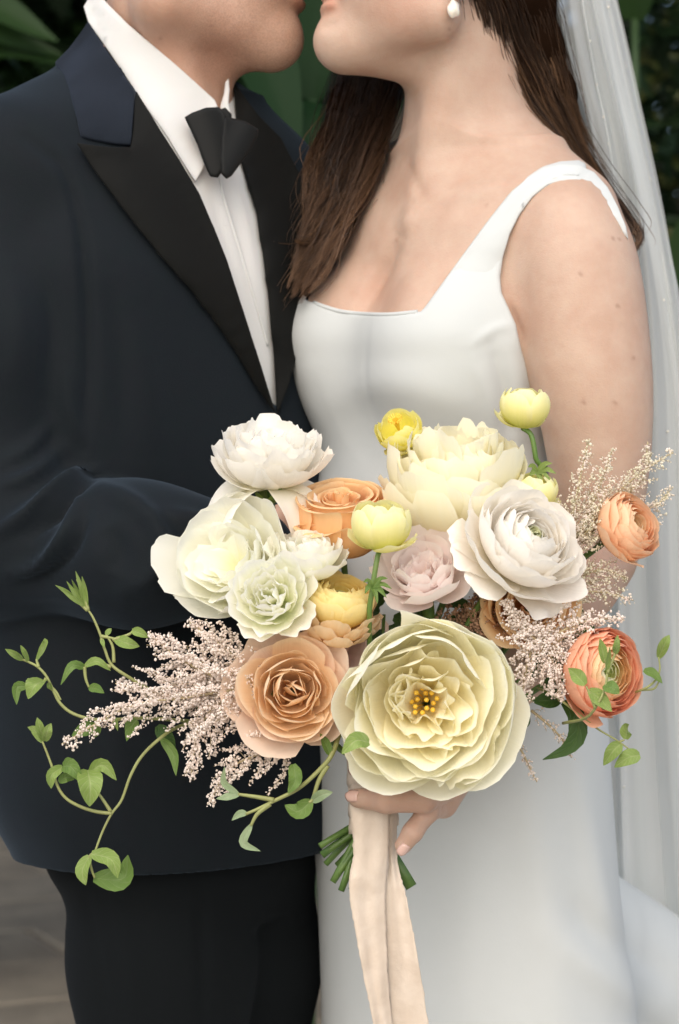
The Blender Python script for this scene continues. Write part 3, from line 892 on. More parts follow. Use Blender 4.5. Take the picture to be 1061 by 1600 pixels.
g_front = [[(700, -40, 2.11), (642, 70, 2.115), (614, 180, 2.09), (572, 272, 2.055), (528, 350, 2.025), (494, 425, 2.010), (482, 458, 2.01)],
           [(690, -60, 2.13), (620, 60, 2.125), (590, 175, 2.10), (552, 265, 2.07), (515, 340, 2.045), (488, 420, 2.025), (478, 462, 2.02)],
           [(670, -60, 2.14), (590, 70, 2.14), (560, 175, 2.11), (530, 260, 2.08), (508, 335, 2.06), (486, 410, 2.045), (476, 455, 2.04)],
           [(650, -60, 2.14), (570, 70, 2.145), (535, 160, 2.12), (510, 240, 2.09), (504, 310, 2.07), (488, 370, 2.055), (474, 420, 2.05)],
           [(640, -60, 2.14), (555, 80, 2.15), (520, 160, 2.125), (500, 235, 2.10), (498, 300, 2.08), (484, 352, 2.06), (470, 372, 2.06)]]
g_back = [[(716, -70, 1.965), (748, 0, 1.98), (768, 80, 2.005), (800, 150, 2.02), (845, 205, 2.025), (905, 250, 2.035)],
          [(730, -80, 1.965), (775, 0, 1.985), (800, 80, 2.01), (830, 150, 2.03), (870, 210, 2.04), (925, 285, 2.05)],
          [(745, -90, 1.975), (805, 0, 2.0), (830, 70, 2.025), (858, 140, 2.04), (888, 205, 2.055), (945, 300, 2.075)],
          [(760, -100, 1.995), (838, 0, 2.025), (856, 70, 2.04), (880, 140, 2.055), (902, 210, 2.07), (960, 320, 2.09)],
          [(770, -100, 2.02), (850, 0, 2.05), (868, 70, 2.065), (888, 140, 2.08), (908, 215, 2.09), (970, 340, 2.10)]]
g_lock = [[(900, 220, 2.10), (945, 290, 2.09), (985, 345, 2.06), (1000, 372, 2.05), (990, 395, 2.045), (975, 400, 2.045)],
          [(905, 230, 2.10), (950, 300, 2.09), (980, 345, 2.06), (992, 372, 2.05), (986, 388, 2.045), (972, 392, 2.045)]]
g_tips = [[(585, 180, 2.09), (560, 260, 2.065), (545, 320, 2.045), (510, 385, 2.03), (488, 440, 2.02), (476, 470, 2.02)],
          [(560, 190, 2.09), (530, 270, 2.07), (520, 330, 2.05), (500, 372, 2.04), (480, 378, 2.035), (468, 372, 2.03)],
          [(545, 180, 2.10), (512, 260, 2.08), (505, 320, 2.06), (494, 362, 2.05), (478, 366, 2.045), (466, 358, 2.04)],
          [(620, 210, 2.07), (585, 290, 2.05), (560, 340, 2.03), (525, 395, 2.01), (497, 440, 2.00), (482, 462, 2.00)]]
g_cap = [[(520, -190, 2.0), (580, -290, 1.99), (700, -270, 1.955), (760, -150, 1.96), (770, -60, 1.98)],
         [(520, -190, 2.01), (590, -345, 2.02), (740, -330, 1.99), (830, -190, 1.99), (850, -60, 2.02)],
         [(520, -190, 2.02), (600, -350, 2.06), (750, -340, 2.07), (845, -190, 2.08), (860, -60, 2.08)]]
hv, hf, hu = [], [], []
b0 = 0
for (gg, nn, kw) in ((g_front, 2900, dict(jit=.0050, wave=.0095, lens=(.60, 1.0))), (g_tips, 700, dict(jit=.006, wave=.006, lens=(.5, 1.0))), (g_back, 3000, dict(jit=.0045, wave=.003)), (g_lock, 130, dict(jit=.002, wave=.001)), (g_cap, 1200, dict(jit=.004, wave=.003, pts=12, r=.0006))):
    v, q, u_ = strands(gg, nn, **kw); hu.append(u_); hv.append(v); hf.append(q + b0); b0 += len(v)
hair = link('hair', mesh_from('hair', np.vstack(hv), np.vstack(hf), np.vstack(hu)), M['hair_f'], bride)
def hair_core(P):
    d = s_ell(P, A(690, -190, 2.04), (.098, .082, .100))
    for g, rr in ((g_front[1], .010), (g_front[2], .012), (g_front[3], .012), (g_back[1], .010), (g_back[2], .014), (g_back[3], .014)):
        pts = [A(a, b, c + .012) for a, b, c in g[:-1]]
        d = smin(d, s_chain(P, pts, list(np.linspace(rr * 1.2, rr * .4, len(pts))), .02), .02)
    # keep the face clear
    x, y = PXZ(P)
    return smax(d, -s_ell(P, A(560, -30, 1.98), (.085, .10, .12)), .01)
V, Q = surf('hc', hair_core, (-.10, 1.86, 1.28), (.28, 2.24, 1.82), .006)
link('hair_mass', mesh_from('hair_mass', V, Q), M['hair_dark'], hair)

# veil: layers of pleated tulle
def sheet(name, left, right, nfold, amp, m, parent, nu=70, nv=90, seed=1, ripple=.012):
    Lc = catmull([tuple(W(*q)) for q in left], nv); Rc = catmull([tuple(W(*q)) for q in right], nv)
    r_ = np.random.default_rng(seed); ph = r_.uniform(0, 6.28, 6)
    u = np.linspace(0, 1, nu)[None, :, None]; v = np.linspace(0, 1, nv)[:, None, None]
    P = Lc[:, None] * (1 - u) + Rc[:, None] * u
    grow = 0.35 + 0.65 * v
    a = amp * grow * (np.sin(nfold * 6.28 * u + ph[0] + 1.3 * np.sin(2.2 * v + ph[1])) + .5 * np.sin(nfold * 2.3 * 6.28 * u + ph[2] + 2 * v) + .3 * np.sin(nfold * 4.1 * 6.28 * u + ph[3] - 3 * v))
    b = ripple * grow * np.sin(nfold * 6.28 * u + ph[4] + v)
    P[..., 1] += a[..., 0]; P[..., 0] += b[..., 0] * np.sin(np.pi * u[..., 0])
    i, j = np.meshgrid(np.arange(nv - 1), np.arange(nu - 1), indexing='ij')
    Fq = np.stack([i * nu + j, i * nu + j + 1, (i + 1) * nu + j + 1, (i + 1) * nu + j], -1).reshape(-1, 4)
    uv = np.stack(np.broadcast_arrays(u[..., 0], v[..., 0]), -1).reshape(-1, 2)
    return link(name, mesh_from(name, P.reshape(-1, 3), Fq, uv), m, parent), P
veil, vp = sheet('veil', [(800, -240, 2.12), (848, -60, 2.10), (856, 30, 2.105), (875, 110, 2.12), (898, 210, 2.15), (880, 420, 2.24), (870, 900, 2.28), (880, 1500, 2.34), (900, 2300, 2.5)],
                 [(850, -280, 2.10), (945, -60, 2.12), (970, 20, 2.13), (1000, 150, 2.15), (1045, 360, 2.17), (1085, 640, 2.19), (1105, 1000, 2.22), (1150, 1500, 2.28), (1250, 2300, 2.4)], 2.2, .012, M['veil_a'], bride, seed=3)
v2_, vp2 = sheet('veil_layer', [(830, -250, 2.125), (880, -60, 2.115), (893, 30, 2.12), (905, 110, 2.135), (925, 215, 2.155), (930, 420, 2.22), (905, 900, 2.25), (905, 1500, 2.31), (930, 2300, 2.45)],
                 [(845, -275, 2.11), (942, -60, 2.13), (966, 20, 2.14), (994, 150, 2.16), (1040, 360, 2.18), (1095, 640, 2.20), (1125, 1000, 2.23), (1175, 1500, 2.30), (1290, 2300, 2.42)], 2.6, .011, M['veil_b'], veil, seed=9)
v3_, vp3 = sheet('veil_layer', [(835, -255, 2.13), (905, -60, 2.125), (915, 30, 2.13), (930, 110, 2.145), (950, 215, 2.165), (965, 420, 2.23), (985, 900, 2.27), (965, 1500, 2.33), (990, 2300, 2.47)],
                 [(842, -272, 2.12), (938, -60, 2.14), (960, 20, 2.15), (988, 150, 2.17), (1034, 360, 2.19), (1090, 640, 2.21), (1115, 1000, 2.24), (1165, 1500, 2.31), (1280, 2300, 2.43)], 1.8, .012, M['veil_a'], veil, seed=12)
bm = bmesh.new(); bmesh.ops.create_icosphere(bm, subdivisions=2, radius=.0013); pm = bpy.data.meshes.new('pearl_bead'); bm.to_mesh(pm); bm.free()
pm.materials.append(M['pearl']); pm.polygons.foreach_set('use_smooth', [True] * len(pm.polygons))
rp_ = random.Random(4)
for k in range(34):
    i = rp_.randrange(8, 78); j = rp_.randrange(12, 69)
    o = bpy.data.objects.new('pearl_bead', pm); COL.objects.link(o); o.parent = veil
    o.location = Vector(vp2[i, j]) + Vector((0, -.002, 0))

# ------------------------------------------------------------------ groom
groom = empty('person', (xpx(250, 2.09), 2.09, 0))
tag(groom, 'man in navy tuxedo with black bow tie, leaning in to kiss', 'person', 'the couple')
YG = R(45)
g_keys = [key(150, 262, 2.11, .085, .070, YG), key(210, 262, 2.10, .165, .090, YG), key(300, 255, 2.095, .200, .112, YG), key(450, 240, 2.085, .208, .128, YG), key(620, 232, 2.085, .200, .130, YG),
          key(800, 232, 2.085, .186, .128, YG), key(950, 240, 2.085, .188, .132, YG), key(1120, 258, 2.085, .189, .138, YG), key(1200, 262, 2.085, .189, .140, YG),
          key(1245, 266, 2.085, .184, .138, YG), key(1300, 276, 2.085, .172, .132, YG), key(1326, 282, 2.085, .162, .126, YG)]
g_torso = Loft(g_keys, 300)
sl_pts = [A(30, 262, 1.985), A(5, 540, 1.965), A(8, 846, 1.950), A(215, 866, 1.895), A(388, 868, 1.885)]
sl_r = [.066, .066, .0585, .054, .042]
sl2_pts = [A(398, 300, 2.215), A(480, 520, 2.33), A(590, 690, 2.36), A(790, 725, 2.265)]
sl2_r = [.060, .058, .052, .042]
def jack_f(P):
    d = g_torso(P, 2.3)
    d = smin(d, s_cone(P, A(212, 138, 2.10), A(30, 262, 1.985), .050, .066), .035)
    d = smin(d, s_cone(P, A(285, 160, 2.12), A(398, 300, 2.215), .050, .060), .035)
    return d
def jack_sleeved(P):
    d = jack_f(P)
    d = smin(d, s_chain(P, sl_pts, sl_r, .05), .006)
    d = smin(d, s_chain(P, sl2_pts, sl2_r, .03), .018)
    return d
vee = [(137, 20), (120, -60), (360, -60), (368, 140), (378, 255), (402, 330), (418, 430), (430, 560), (433, 650), (392, 540), (352, 400), (312, 305), (212, 142)]
def jacket_f(P):
    d = jack_sleeved(P)
    x, y = PXZ(P)
    c = s_poly(x, y, vee) * (2.05 / F)
    c = np.maximum(c, P[:, 1] - 2.17)
    # open at the back of the neck for collar and neck
    c = np.minimum(c, s_cone(P, A(252, -60, 2.085), A(256, 175, 2.105), .060, .062))
    return smax(d, -c, .002)
V, Q = surf('jacket', jacket_f, (-.42, 1.78, .70), (.24, 2.50, 1.60), .0044)
V = folds(V, Q, [
    ([(-10, 834), (37, 808), (80, 776), (116, 749), (150, 737)], 12, .0150), ([(50, 838), (95, 800), (118, 772), (148, 748)], 8, -.0110),
    ([(14, 897), (67, 882), (105, 838), (122, 786)], 12, .0130), ([(40, 905), (85, 888), (118, 850), (136, 800)], 8, -.0070), ([(122, 784), (158, 768), (207, 786), (246, 826), (258, 870), (230, 908), (195, 926)], 15, .0100), ([(165, 820), (186, 862), (176, 900)], 24, -.0080),
    ([(250, 800), (300, 812), (350, 822)], 14, .0060), ([(270, 880), (310, 900), (350, 905)], 12, .0050), ([(0, 760), (50, 742), (95, 700)], 12, .0080), ([(0, 725), (45, 700), (80, 660)], 11, .0050), ([(20, 930), (90, 925), (150, 940)], 12, .0050),
    ([(40, 215), (95, 260), (120, 330), (135, 440), (138, 560), (130, 700)], 10, -.007), ([(75, 240), (112, 300), (124, 400)], 16, .004), ([(100, 560), (110, 640), (140, 710)], 14, .004),
    ([(20, 420), (30, 520), (20, 620)], 22, .003), ([(70, 380), (82, 500), (70, 620)], 14, -.003),
    ([(150, 1000), (180, 1150), (200, 1320)], 20, .002), ([(330, 980), (350, 1150), (345, 1330)], 24, .002), ([(60, 990), (80, 1150), (110, 1320)], 18, .0016),
    ([(200, 480), (230, 600), (240, 720)], 26, .003), ([(170, 420), (190, 560), (190, 700)], 18, -.0025)], 2.3)
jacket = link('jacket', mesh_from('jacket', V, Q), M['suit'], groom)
BVH_j = bvh_of(V, Q)
def full_f(P): return jack_f(P)
V, Q = surf('jf', full_f, (-.42, 1.78, .95), (.24, 2.40, 1.60), .006)
BVH_jfull = bvh_of(V, Q)

# shirt body under the jacket
def shirt_f(P):
    d = jack_f(P) + .007
    x, y = PXZ(P)
    return np.maximum(d, zpx(760, 2.05) - P[:, 2])
V, Q = surf('shirt', shirt_f, (-.40, 1.80, 1.08), (.24, 2.40, 1.56), .005)
V = folds(V, Q, [([(338, 270), (352, 340), (380, 440)], 5, .0016), ([(322, 275), (348, 360), (385, 470)], 5, -.0012), ([(365, 275), (385, 350), (405, 450)], 6, .0014), ([(352, 280), (372, 360), (400, 480)], 5, -.001)])
shirt = link('shirt', mesh_from('shirt', V, Q), M['shirt'], groom)
BVH_s = bvh_of(V, Q)

# groom's head, neck and hands: one continuous body
def head_m(P):
    d = s_ell(P, A(300, -170, 2.075), (.105, .080, .110))
    d = smin(d, s_ell(P, A(384, -46, 2.062), (.0545, .058, .080)), .03)
    d = smin(d, s_cone(P, A(428, 62, 2.055), A(262, 2, 2.005), .0225, .029), .018)
    d = smin(d, s_cone(P, A(428, 62, 2.055), A(262, 2, 2.125), .0225, .029), .018)
    d = smin(d, s_cone(P, A(418, 64, 2.06), A(330, 52, 2.07), .0235, .034), .02)
    d = smin(d, s_cone(P, A(455, -150, 2.065), A(496, -66, 2.065), .009, .012), .015)
    d = smin(d, s_ell(P, A(482, -58, 2.06), (.011, .012, .009)), .008)
    d = smin(d, s_ell(P, A(457, 8, 2.06), (.0125, .023, .007)), .006)
    d = smin(d, s_ell(P, A(458, -12, 2.06), (.0125, .022, .006)), .005)
    for dd in (2.02, 2.105):
        d = smax(d, -s_ell(P, A(430, -135, dd), (.016, .016, .011)), .015)
    d = smin(d, s_ell(P, A(252, -85, 1.993), (.018, .008, .033)), .006)
    return d
def g_neck(P):
    d = s_cone(P, A(268, -40, 2.075), A(258, 175, 2.10), .060, .062)
    d = smin(d, s_cone(P, A(345, 75, 2.065), A(322, 150, 2.07), .012, .010), .03)
    d = smin(d, s_cone(P, A(240, 10, 2.02), A(318, 190, 2.04), .012, .010), .03)
    return d
g_fing = [([A(455, 845, 1.955), A(485, 840, 1.975), A(507, 845, 1.985)], [.011, .0098, .008]), ([A(462, 870, 1.95), A(495, 870, 1.97), A(521, 875, 1.98)], [.0115, .010, .008]),
          ([A(462, 895, 1.95), A(495, 900, 1.97), A(517, 905, 1.98)], [.0112, .0098, .008]), ([A(455, 919, 1.955), A(480, 929, 1.972), A(500, 935, 1.98)], [.010, .0085, .0072]),
          ([A(417, 845, 1.93), A(435, 810, 1.945), A(455, 793, 1.96)], [.013, .0112, .009])]
g_fing2 = [([A(832, 700, 2.16), A(845, 702, 2.125), A(846, 706, 2.10)], [.0105, .0095, .008]), ([A(834, 722, 2.16), A(848, 722, 2.12), A(850, 722, 2.095)], [.0108, .0098, .0082]),
           ([A(832, 744, 2.16), A(845, 746, 2.125), A(847, 748, 2.10)], [.0105, .0095, .008]), ([A(826, 764, 2.165), A(838, 768, 2.13), A(840, 770, 2.11)], [.0098, .0085, .007]),
           ([A(800, 690, 2.20), A(815, 665, 2.18), A(822, 650, 2.165)], [.013, .011, .009])]
def groom_body(P):
    d = smin(head_m(P), g_neck(P), .025)
    t = jack_f(P) + .014                                    # torso under the clothes
    d = smin(d, np.maximum(t, zpx(1200, 2.08) - P[:, 2]), .02)
    a = s_chain(P, sl_pts[:4] + [A(396, 870, 1.912)], [.05, .05, .042, .036, .028], .02)
    a = smin(a, hand(P, A(402, 872, 1.915), .026, g_fing), .012)
    b = s_chain(P, sl2_pts[:3] + [A(795, 725, 2.255)], [.045, .044, .038, .028], .02)
    b = smin(b, hand(P, A(800, 726, 2.245), .026, g_fing2), .012)
    return smin(d, smin(a, b, .01), .015)
V, Q = surf('groom', groom_body, (-.40, 1.78, .83), (.26, 2.46, 1.76), .0032)
tone = np.zeros((len(V), 3))
px, py = proj(V)
head = (V[:, 2] > zpx(150, 2.06))
st = np.clip((px - 255) / 70, 0, 1) * np.clip((py + 40) / 40, 0, 1) * np.clip((150 - py) / 40, 0, 1) * head
st = np.maximum(st * .9, np.clip((px - 340) / 50, 0, 1) * head * np.clip((py + 70) / 30, 0, 1) * .85)
tone[:, 0] = st * .42
tone[:, 1] = .75 * gpx(V, 466, 0, 11) + .35 * gpx(V, 345, 80, 45) + .2 * gpx(V, 250, 60, 60)
for mx, my, mw in ((220, 53, 2.6), (250, 60, 2.2), (300, 78, 2.2), (330, 40, 2.0)): tone[:, 2] += .6 * gpx(V, mx, my, mw)
me = mesh_from('body', V, Q); set_tone(me, V, tone)
g_body = link('body', me, M['skin_m'], groom)
for dd in (2.022, 2.102): eyeball(W(424, -135, dd), .0105, groom)

def hair_m(P):
    d = s_ell(P, A(292, -195, 2.075), (.112, .088, .108))
    d = smax(d, -s_ell(P, A(440, -70, 2.06), (.085, .12, .115)), .012)
    d = smax(d, (zpx(-55, 2.07) - P[:, 2]), .02)
    return d + .0025 * np.sin(P[:, 0] * 260 + 3 * np.sin(P[:, 2] * 60)) * np.sin(P[:, 1] * 200 + 2 * P[:, 2] * 50)
V, Q = surf('hm', hair_m, (-.28, 1.94, 1.50), (.06, 2.22, 1.86), .004)
link('hair', mesh_from('hair', V, Q), M['hair_m'], groom)

# shirt collar: stands round the neck, points turned down over the front
def collar_help(P):
    d = s_cone(P, A(250, -60, 2.085), A(262, 215, 2.10), .0715, .0790)
    return smin(d, jack_f(P) + .003, .018)
V, Q = surf('ch', collar_help, (-.34, 1.82, 1.30), (.10, 2.36, 1.62), .005)
BVH_c = bvh_of(V, Q)
col = drape('collar', [(146, -18), (168, 6), (200, 38), (236, 68), (274, 100), (310, 132), (336, 156), (342, 170), (338, 200), (330, 235), (318, 262), (305, 284),
                       (285, 252), (262, 214), (232, 172), (206, 134), (172, 84), (138, 36), (130, 10)], [BVH_c], M['shirt'], shirt, off=.0045, thick=.0035, step=8)
drape('collar', [(344, 166), (350, 146), (352, 128), (357, 122), (359, 140), (357, 160), (366, 200), (352, 190)], [BVH_c], M['shirt'], shirt, off=.003, thick=.003, step=6)
edge_cord('placket', [(341, 268), (350, 310), (368, 370), (392, 450), (418, 540)], [BVH_s], .0016, M['shirt'], shirt)

# jacket collar and peaked lapels
def jcol_help(P):
    d = s_cone(P, A(245, 0, 2.09), A(255, 200, 2.10), .074, .082)
    return smin(d, jack_f(P), .03)
V, Q = surf('jch', jcol_help, (-.42, 1.80, 1.05), (.24, 2.40, 1.60), .006)
BVH_jc = bvh_of(V, Q)
jcol = drape('jacket_collar', [(137, 33), (160, 68), (186, 106), (211, 143), (208, 185), (204, 226), (180, 224), (150, 219), (127, 213), (118, 175), (108, 140), (97, 112), (86, 96), (108, 74), (126, 50)],
             [BVH_jc], M['collarwool'], jacket, off=.006, thick=.004, step=8, lift=lambda x, y: .002)
lapel1 = [(119, 223), (150, 227), (180, 230), (205, 229), (209, 190), (212, 141), (245, 193), (280, 248), (312, 302), (336, 358), (356, 408), (376, 470), (398, 540), (420, 610), (432, 648),
          (418, 630), (396, 598), (372, 556), (344, 512), (306, 462), (262, 412), (214, 354), (170, 296), (142, 258)]
def lap_lift(x, y):
    t = max(0, min(1, (y - 225) / 400))
    return .004 * (1 - t) + .002 * math.sin(max(0, min(1, (x - (120 + t * 300)) / 90)) * math.pi)
drape('lapel', lapel1, [BVH_jc, BVH_jfull], M['satin'], jacket, off=.009, thick=.005, step=9, lift=lap_lift)
lapel2 = [(360, 120), (366, 150), (378, 250), (402, 328), (417, 428), (429, 556), (433, 648), (452, 600), (474, 520), (488, 430), (480, 330), (468, 270), (440, 215), (405, 180), (382, 150)]
drape('lapel', lapel2, [BVH_jfull], M['satin'], jacket, off=.007, thick=.005, step=9)

# bow tie: two batwing ends and a knot
bow = empty('bow', W(350, 200, 2.02)); bow.name = 'bow_tie'; bow.parent = groom; bow.matrix_parent_inverse = Matrix.Translation(groom.location).inverted()
def bow_piece(name, poly, dfun, th, pleat):
    V2 = np.asarray(poly, float)
    def f(P):
        x, y = PXZ(P)
        s = s_poly(x.astype(np.float32), y.astype(np.float32), V2) * (2.0 / F)
        dep = P[:, 1] - dfun(x, y)
        fl = np.abs(dep) - th
        return smax(s, fl, .003)
    lo = np.array(W(V2[:, 0].min() - 8, V2[:, 1].max() + 8, 2.0)) ; hi = np.array(W(V2[:, 0].max() + 8, V2[:, 1].min() - 8, 2.0))
    lo[1] = 1.90; hi[1] = 2.12
    V_, Q_ = surf(name, f, lo - .01, hi + .01, .002, project=2)
    me_ = mesh_from(name, V_, Q_)
    o = bpy.data.objects.new(name, me_); COL.objects.link(o); me_.materials.append(M['bow'])
    me_.polygons.foreach_set('use_smooth', [True] * len(me_.polygons))
    o.parent = bow; o.matrix_parent_inverse = Matrix.Translation(bow.location).inverted()
    return o
bow_piece('bow_wing', [(288, 183), (300, 176), (322, 168), (342, 167), (352, 178), (354, 200), (352, 235), (348, 268), (340, 278), (328, 276), (318, 254), (308, 226), (296, 200)],
          lambda x, y: 1.974 + .00016 * (350 - x) + .0022 * np.sin((x - 300 - (y - 180) * .3) * .075), .0042, 0)
bow_piece('bow_wing', [(350, 184), (362, 184), (384, 190), (404, 202), (403, 212), (392, 234), (376, 256), (362, 275), (354, 280), (346, 272), (344, 250), (346, 215)],
          lambda x, y: 1.968 + .00034 * (x - 350) + .0025 * np.sin((x - 340 + (y - 200) * .5) * .07 + 1), .0042, 0)
bow_piece('bow_knot', [(340, 172), (352, 168), (362, 178), (362, 196), (354, 206), (342, 202), (337, 188)], lambda x, y: 1.980 + 0 * x, .007, 0)

# trousers, cut as one garment with two legs, and shoes on the ground
def trous_f(P):
    d = Loft_t(P)
    a = s_chain(P, [A(248, 1310, 2.055), A(252, 1500, 2.05), np.array([xpx(262, 2.04), 2.03, .50], dtype=np.float32), np.array([xpx(262, 2.04), 2.03, .10], dtype=np.float32)], [.086, .083, .070, .060], .03)
    b = s_chain(P, [A(352, 1310, 2.13), A(366, 1500, 2.14), np.array([xpx(366, 2.15), 2.15, .50], dtype=np.float32), np.array([xpx(366, 2.15), 2.15, .10], dtype=np.float32)], [.086, .080, .068, .058], .03)
    return np.maximum(smin(d, smin(a, b, .012), .02), .05 - P[:, 2])
Loft_t = Loft([key(1150, 262, 2.085, .150, .105, YG), key(1250, 272, 2.085, .146, .105, YG), key(1350, 285, 2.085, .142, .105, YG), key(1420, 300, 2.09, .115, .085, YG)])
V, Q = surf('tr', trous_f, (-.40, 1.84, 0), (.10, 2.36, .95), .006)
V = folds(V, Q, [([(180, 1370), (200, 1480), (215, 1620)], 16, .003), ([(310, 1360), (316, 1480), (318, 1640)], 10, -.004), ([(420, 1370), (415, 1490), (410, 1640)], 18, .0025), ([(130, 1380), (150, 1480), (170, 1600)], 9, -.002)])
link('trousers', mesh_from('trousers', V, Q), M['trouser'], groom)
for (cx, cy) in ((xpx(262, 2.04), 2.03), (xpx(366, 2.15), 2.15)):
    def shoe(P, cx=cx, cy=cy):
        d = s_cone(P, np.array([cx - .03, cy + .03, .045], dtype=np.float32), np.array([cx + .12, cy - .12, .03], dtype=np.float32), .045, .036)
        d = smin(d, s_cone(P, np.array([cx, cy, .05], dtype=np.float32), np.array([cx, cy, .12], dtype=np.float32), .05, .048), .02)
        return np.maximum(d, .004 - P[:, 2])
    V, Q = surf('shoe', shoe, (cx - .12, cy - .22, -.02), (cx + .22, cy + .14, .20), .006)
    link('shoe', mesh_from('shoe', V, Q), M['leather'], groom)

# ================================================================== BOUQUET
def petal_mat(name, base, mid, tip, trans=0.34, rough=0.62, vein=0.10, center=None):
    m = bpy.data.materials.new(name); m.use_nodes = True
    nt = m.node_tree; N = nt.nodes; L = nt.links
    b = N['Principled BSDF']; b.inputs['Roughness'].default_value = rough; b.inputs['Specular IOR Level'].default_value = 0.25
    b.inputs['Sheen Weight'].default_value = 0.08
    uv = N.new('ShaderNodeUVMap'); uv.uv_map = 'UVMap'
    sp = N.new('ShaderNodeSeparateXYZ'); L.new(uv.outputs[0], sp.inputs[0])
    no = N.new('ShaderNodeTexNoise'); no.inputs['Scale'].default_value = 1.0; no.inputs['Detail'].default_value = 4
    mp = N.new('ShaderNodeMapping'); mp.inputs['Scale'].default_value = (26, 1.6, 1)
    oi = N.new('ShaderNodeObjectInfo')
    cb = N.new('ShaderNodeCombineXYZ'); mu = N.new('ShaderNodeMath'); mu.operation = 'MULTIPLY'; mu.inputs[1].default_value = 50
    L.new(oi.outputs['Random'], mu.inputs[0]); L.new(mu.outputs[0], cb.inputs[2]); L.new(cb.outputs[0], mp.inputs['Location'])
    L.new(uv.outputs[0], mp.inputs[0]); L.new(mp.outputs[0], no.inputs['Vector'])
    ad = N.new('ShaderNodeMath'); ad.operation = 'MULTIPLY_ADD'; ad.inputs[1].default_value = 0.22
    L.new(no.outputs['Fac'], ad.inputs[0]); 
    sb = N.new('ShaderNodeMath'); sb.operation = 'SUBTRACT'; sb.inputs[1].default_value = 0.11; L.new(sp.outputs[1], sb.inputs[0]); L.new(sb.outputs[0], ad.inputs[2])
    r = N.new('ShaderNodeValToRGB'); e = r.color_ramp.elements
    e[0].position = 0.12; e[0].color = (*base, 1); e[1].position = 1.0; e[1].color = (*tip, 1); q = e.new(0.55); q.color = (*mid, 1)
    L.new(ad.outputs[0], r.inputs[0])
    hs = N.new('ShaderNodeHueSaturation')
    mr = N.new('ShaderNodeMapRange'); mr.inputs[3].default_value = 0.97; mr.inputs[4].default_value = 1.03
    L.new(oi.outputs['Random'], mr.inputs[0]); L.new(mr.outputs[0], hs.inputs['Value']); L.new(r.outputs[0], hs.inputs['Color'])
    L.new(hs.outputs[0], b.inputs['Base Color'])
    bu = N.new('ShaderNodeBump'); bu.inputs['Strength'].default_value = vein * 2.2; bu.inputs['Distance'].default_value = 0.0012
    L.new(no.outputs['Fac'], bu.inputs['Height']); L.new(bu.outputs[0], b.inputs['Normal'])
    t = N.new('ShaderNodeBsdfTranslucent'); L.new(hs.outputs[0], t.inputs[0]); L.new(bu.outputs[0], t.inputs[1])
    mx = N.new('ShaderNodeMixShader'); mx.inputs[0].default_value = trans
    L.new(b.outputs[0], mx.inputs[1]); L.new(t.outputs[0], mx.inputs[2]); L.new(mx.outputs[0], N['Material Output'].inputs[0])
    return m
PM = {
    'butter': petal_mat('pale_yellow_petal', (.95, .86, .52), (.965, .935, .74), (.97, .96, .85)),
    'cream': petal_mat('cream_yellow_petal', (.90, .80, .40), (.94, .88, .62), (.95, .92, .76)),
    'white': petal_mat('white_petal', (.93, .89, .70), (.96, .93, .86), (.96, .94, .89)),
    'greenwhite': petal_mat('greenish_white_petal', (.90, .89, .62), (.95, .94, .82), (.95, .945, .87)),
    'lisi': petal_mat('frilled_white_petal', (.80, .85, .44), (.93, .93, .77), (.96, .95, .91)),
    'orange': petal_mat('apricot_rose_petal', (.90, .50, .18), (.92, .57, .27), (.92, .68, .40)),
    'tan': petal_mat('tan_rose_petal', (.91, .60, .31), (.935, .72, .46), (.95, .80, .60)),
    'tanout': petal_mat('blush_tan_outer_petal', (.88, .66, .52), (.91, .71, .57), (.93, .77, .63)),
    'mauve': petal_mat('dusty_mauve_petal', (.72, .46, .39), (.80, .55, .48), (.83, .60, .52)),
    'pink': petal_mat('blush_pink_petal', (.93, .78, .70), (.95, .85, .82), (.96, .90, .88)),
    'ranwhite': petal_mat('ivory_ranunculus_petal', (.92, .86, .66), (.955, .91, .84), (.96, .935, .885)),
    'rangreen': petal_mat('green_heart_petal', (.50, .66, .14), (.76, .82, .42), (.91, .91, .72)),
    'ranyellow': petal_mat('yellow_ranunculus_petal', (.90, .66, .14), (.93, .76, .26), (.94, .82, .42)),
    'ranpeach': petal_mat('peach_edge_petal', (.92, .68, .26), (.93, .72, .42), (.94, .76, .54)),
    'peach': petal_mat('peach_ranunculus_petal', (.90, .52, .26), (.93, .60, .36), (.94, .68, .46)),
    'peachheart': petal_mat('pale_peach_heart_petal', (.88, .78, .42), (.92, .76, .52), (.94, .76, .54)),
    'coral': petal_mat('coral_ranunculus_petal', (.91, .44, .20), (.92, .47, .28), (.93, .56, .38)),
    'coralmid': petal_mat('apricot_ranunculus_petal', (.88, .66, .26), (.92, .72, .40), (.93, .68, .42)),
    'globe': petal_mat('lemon_green_petal', (.76, .78, .18), (.92, .87, .36), (.94, .91, .58)),
    'globey': petal_mat('lemon_yellow_petal', (.84, .78, .08), (.93, .87, .22), (.94, .90, .44)),
}
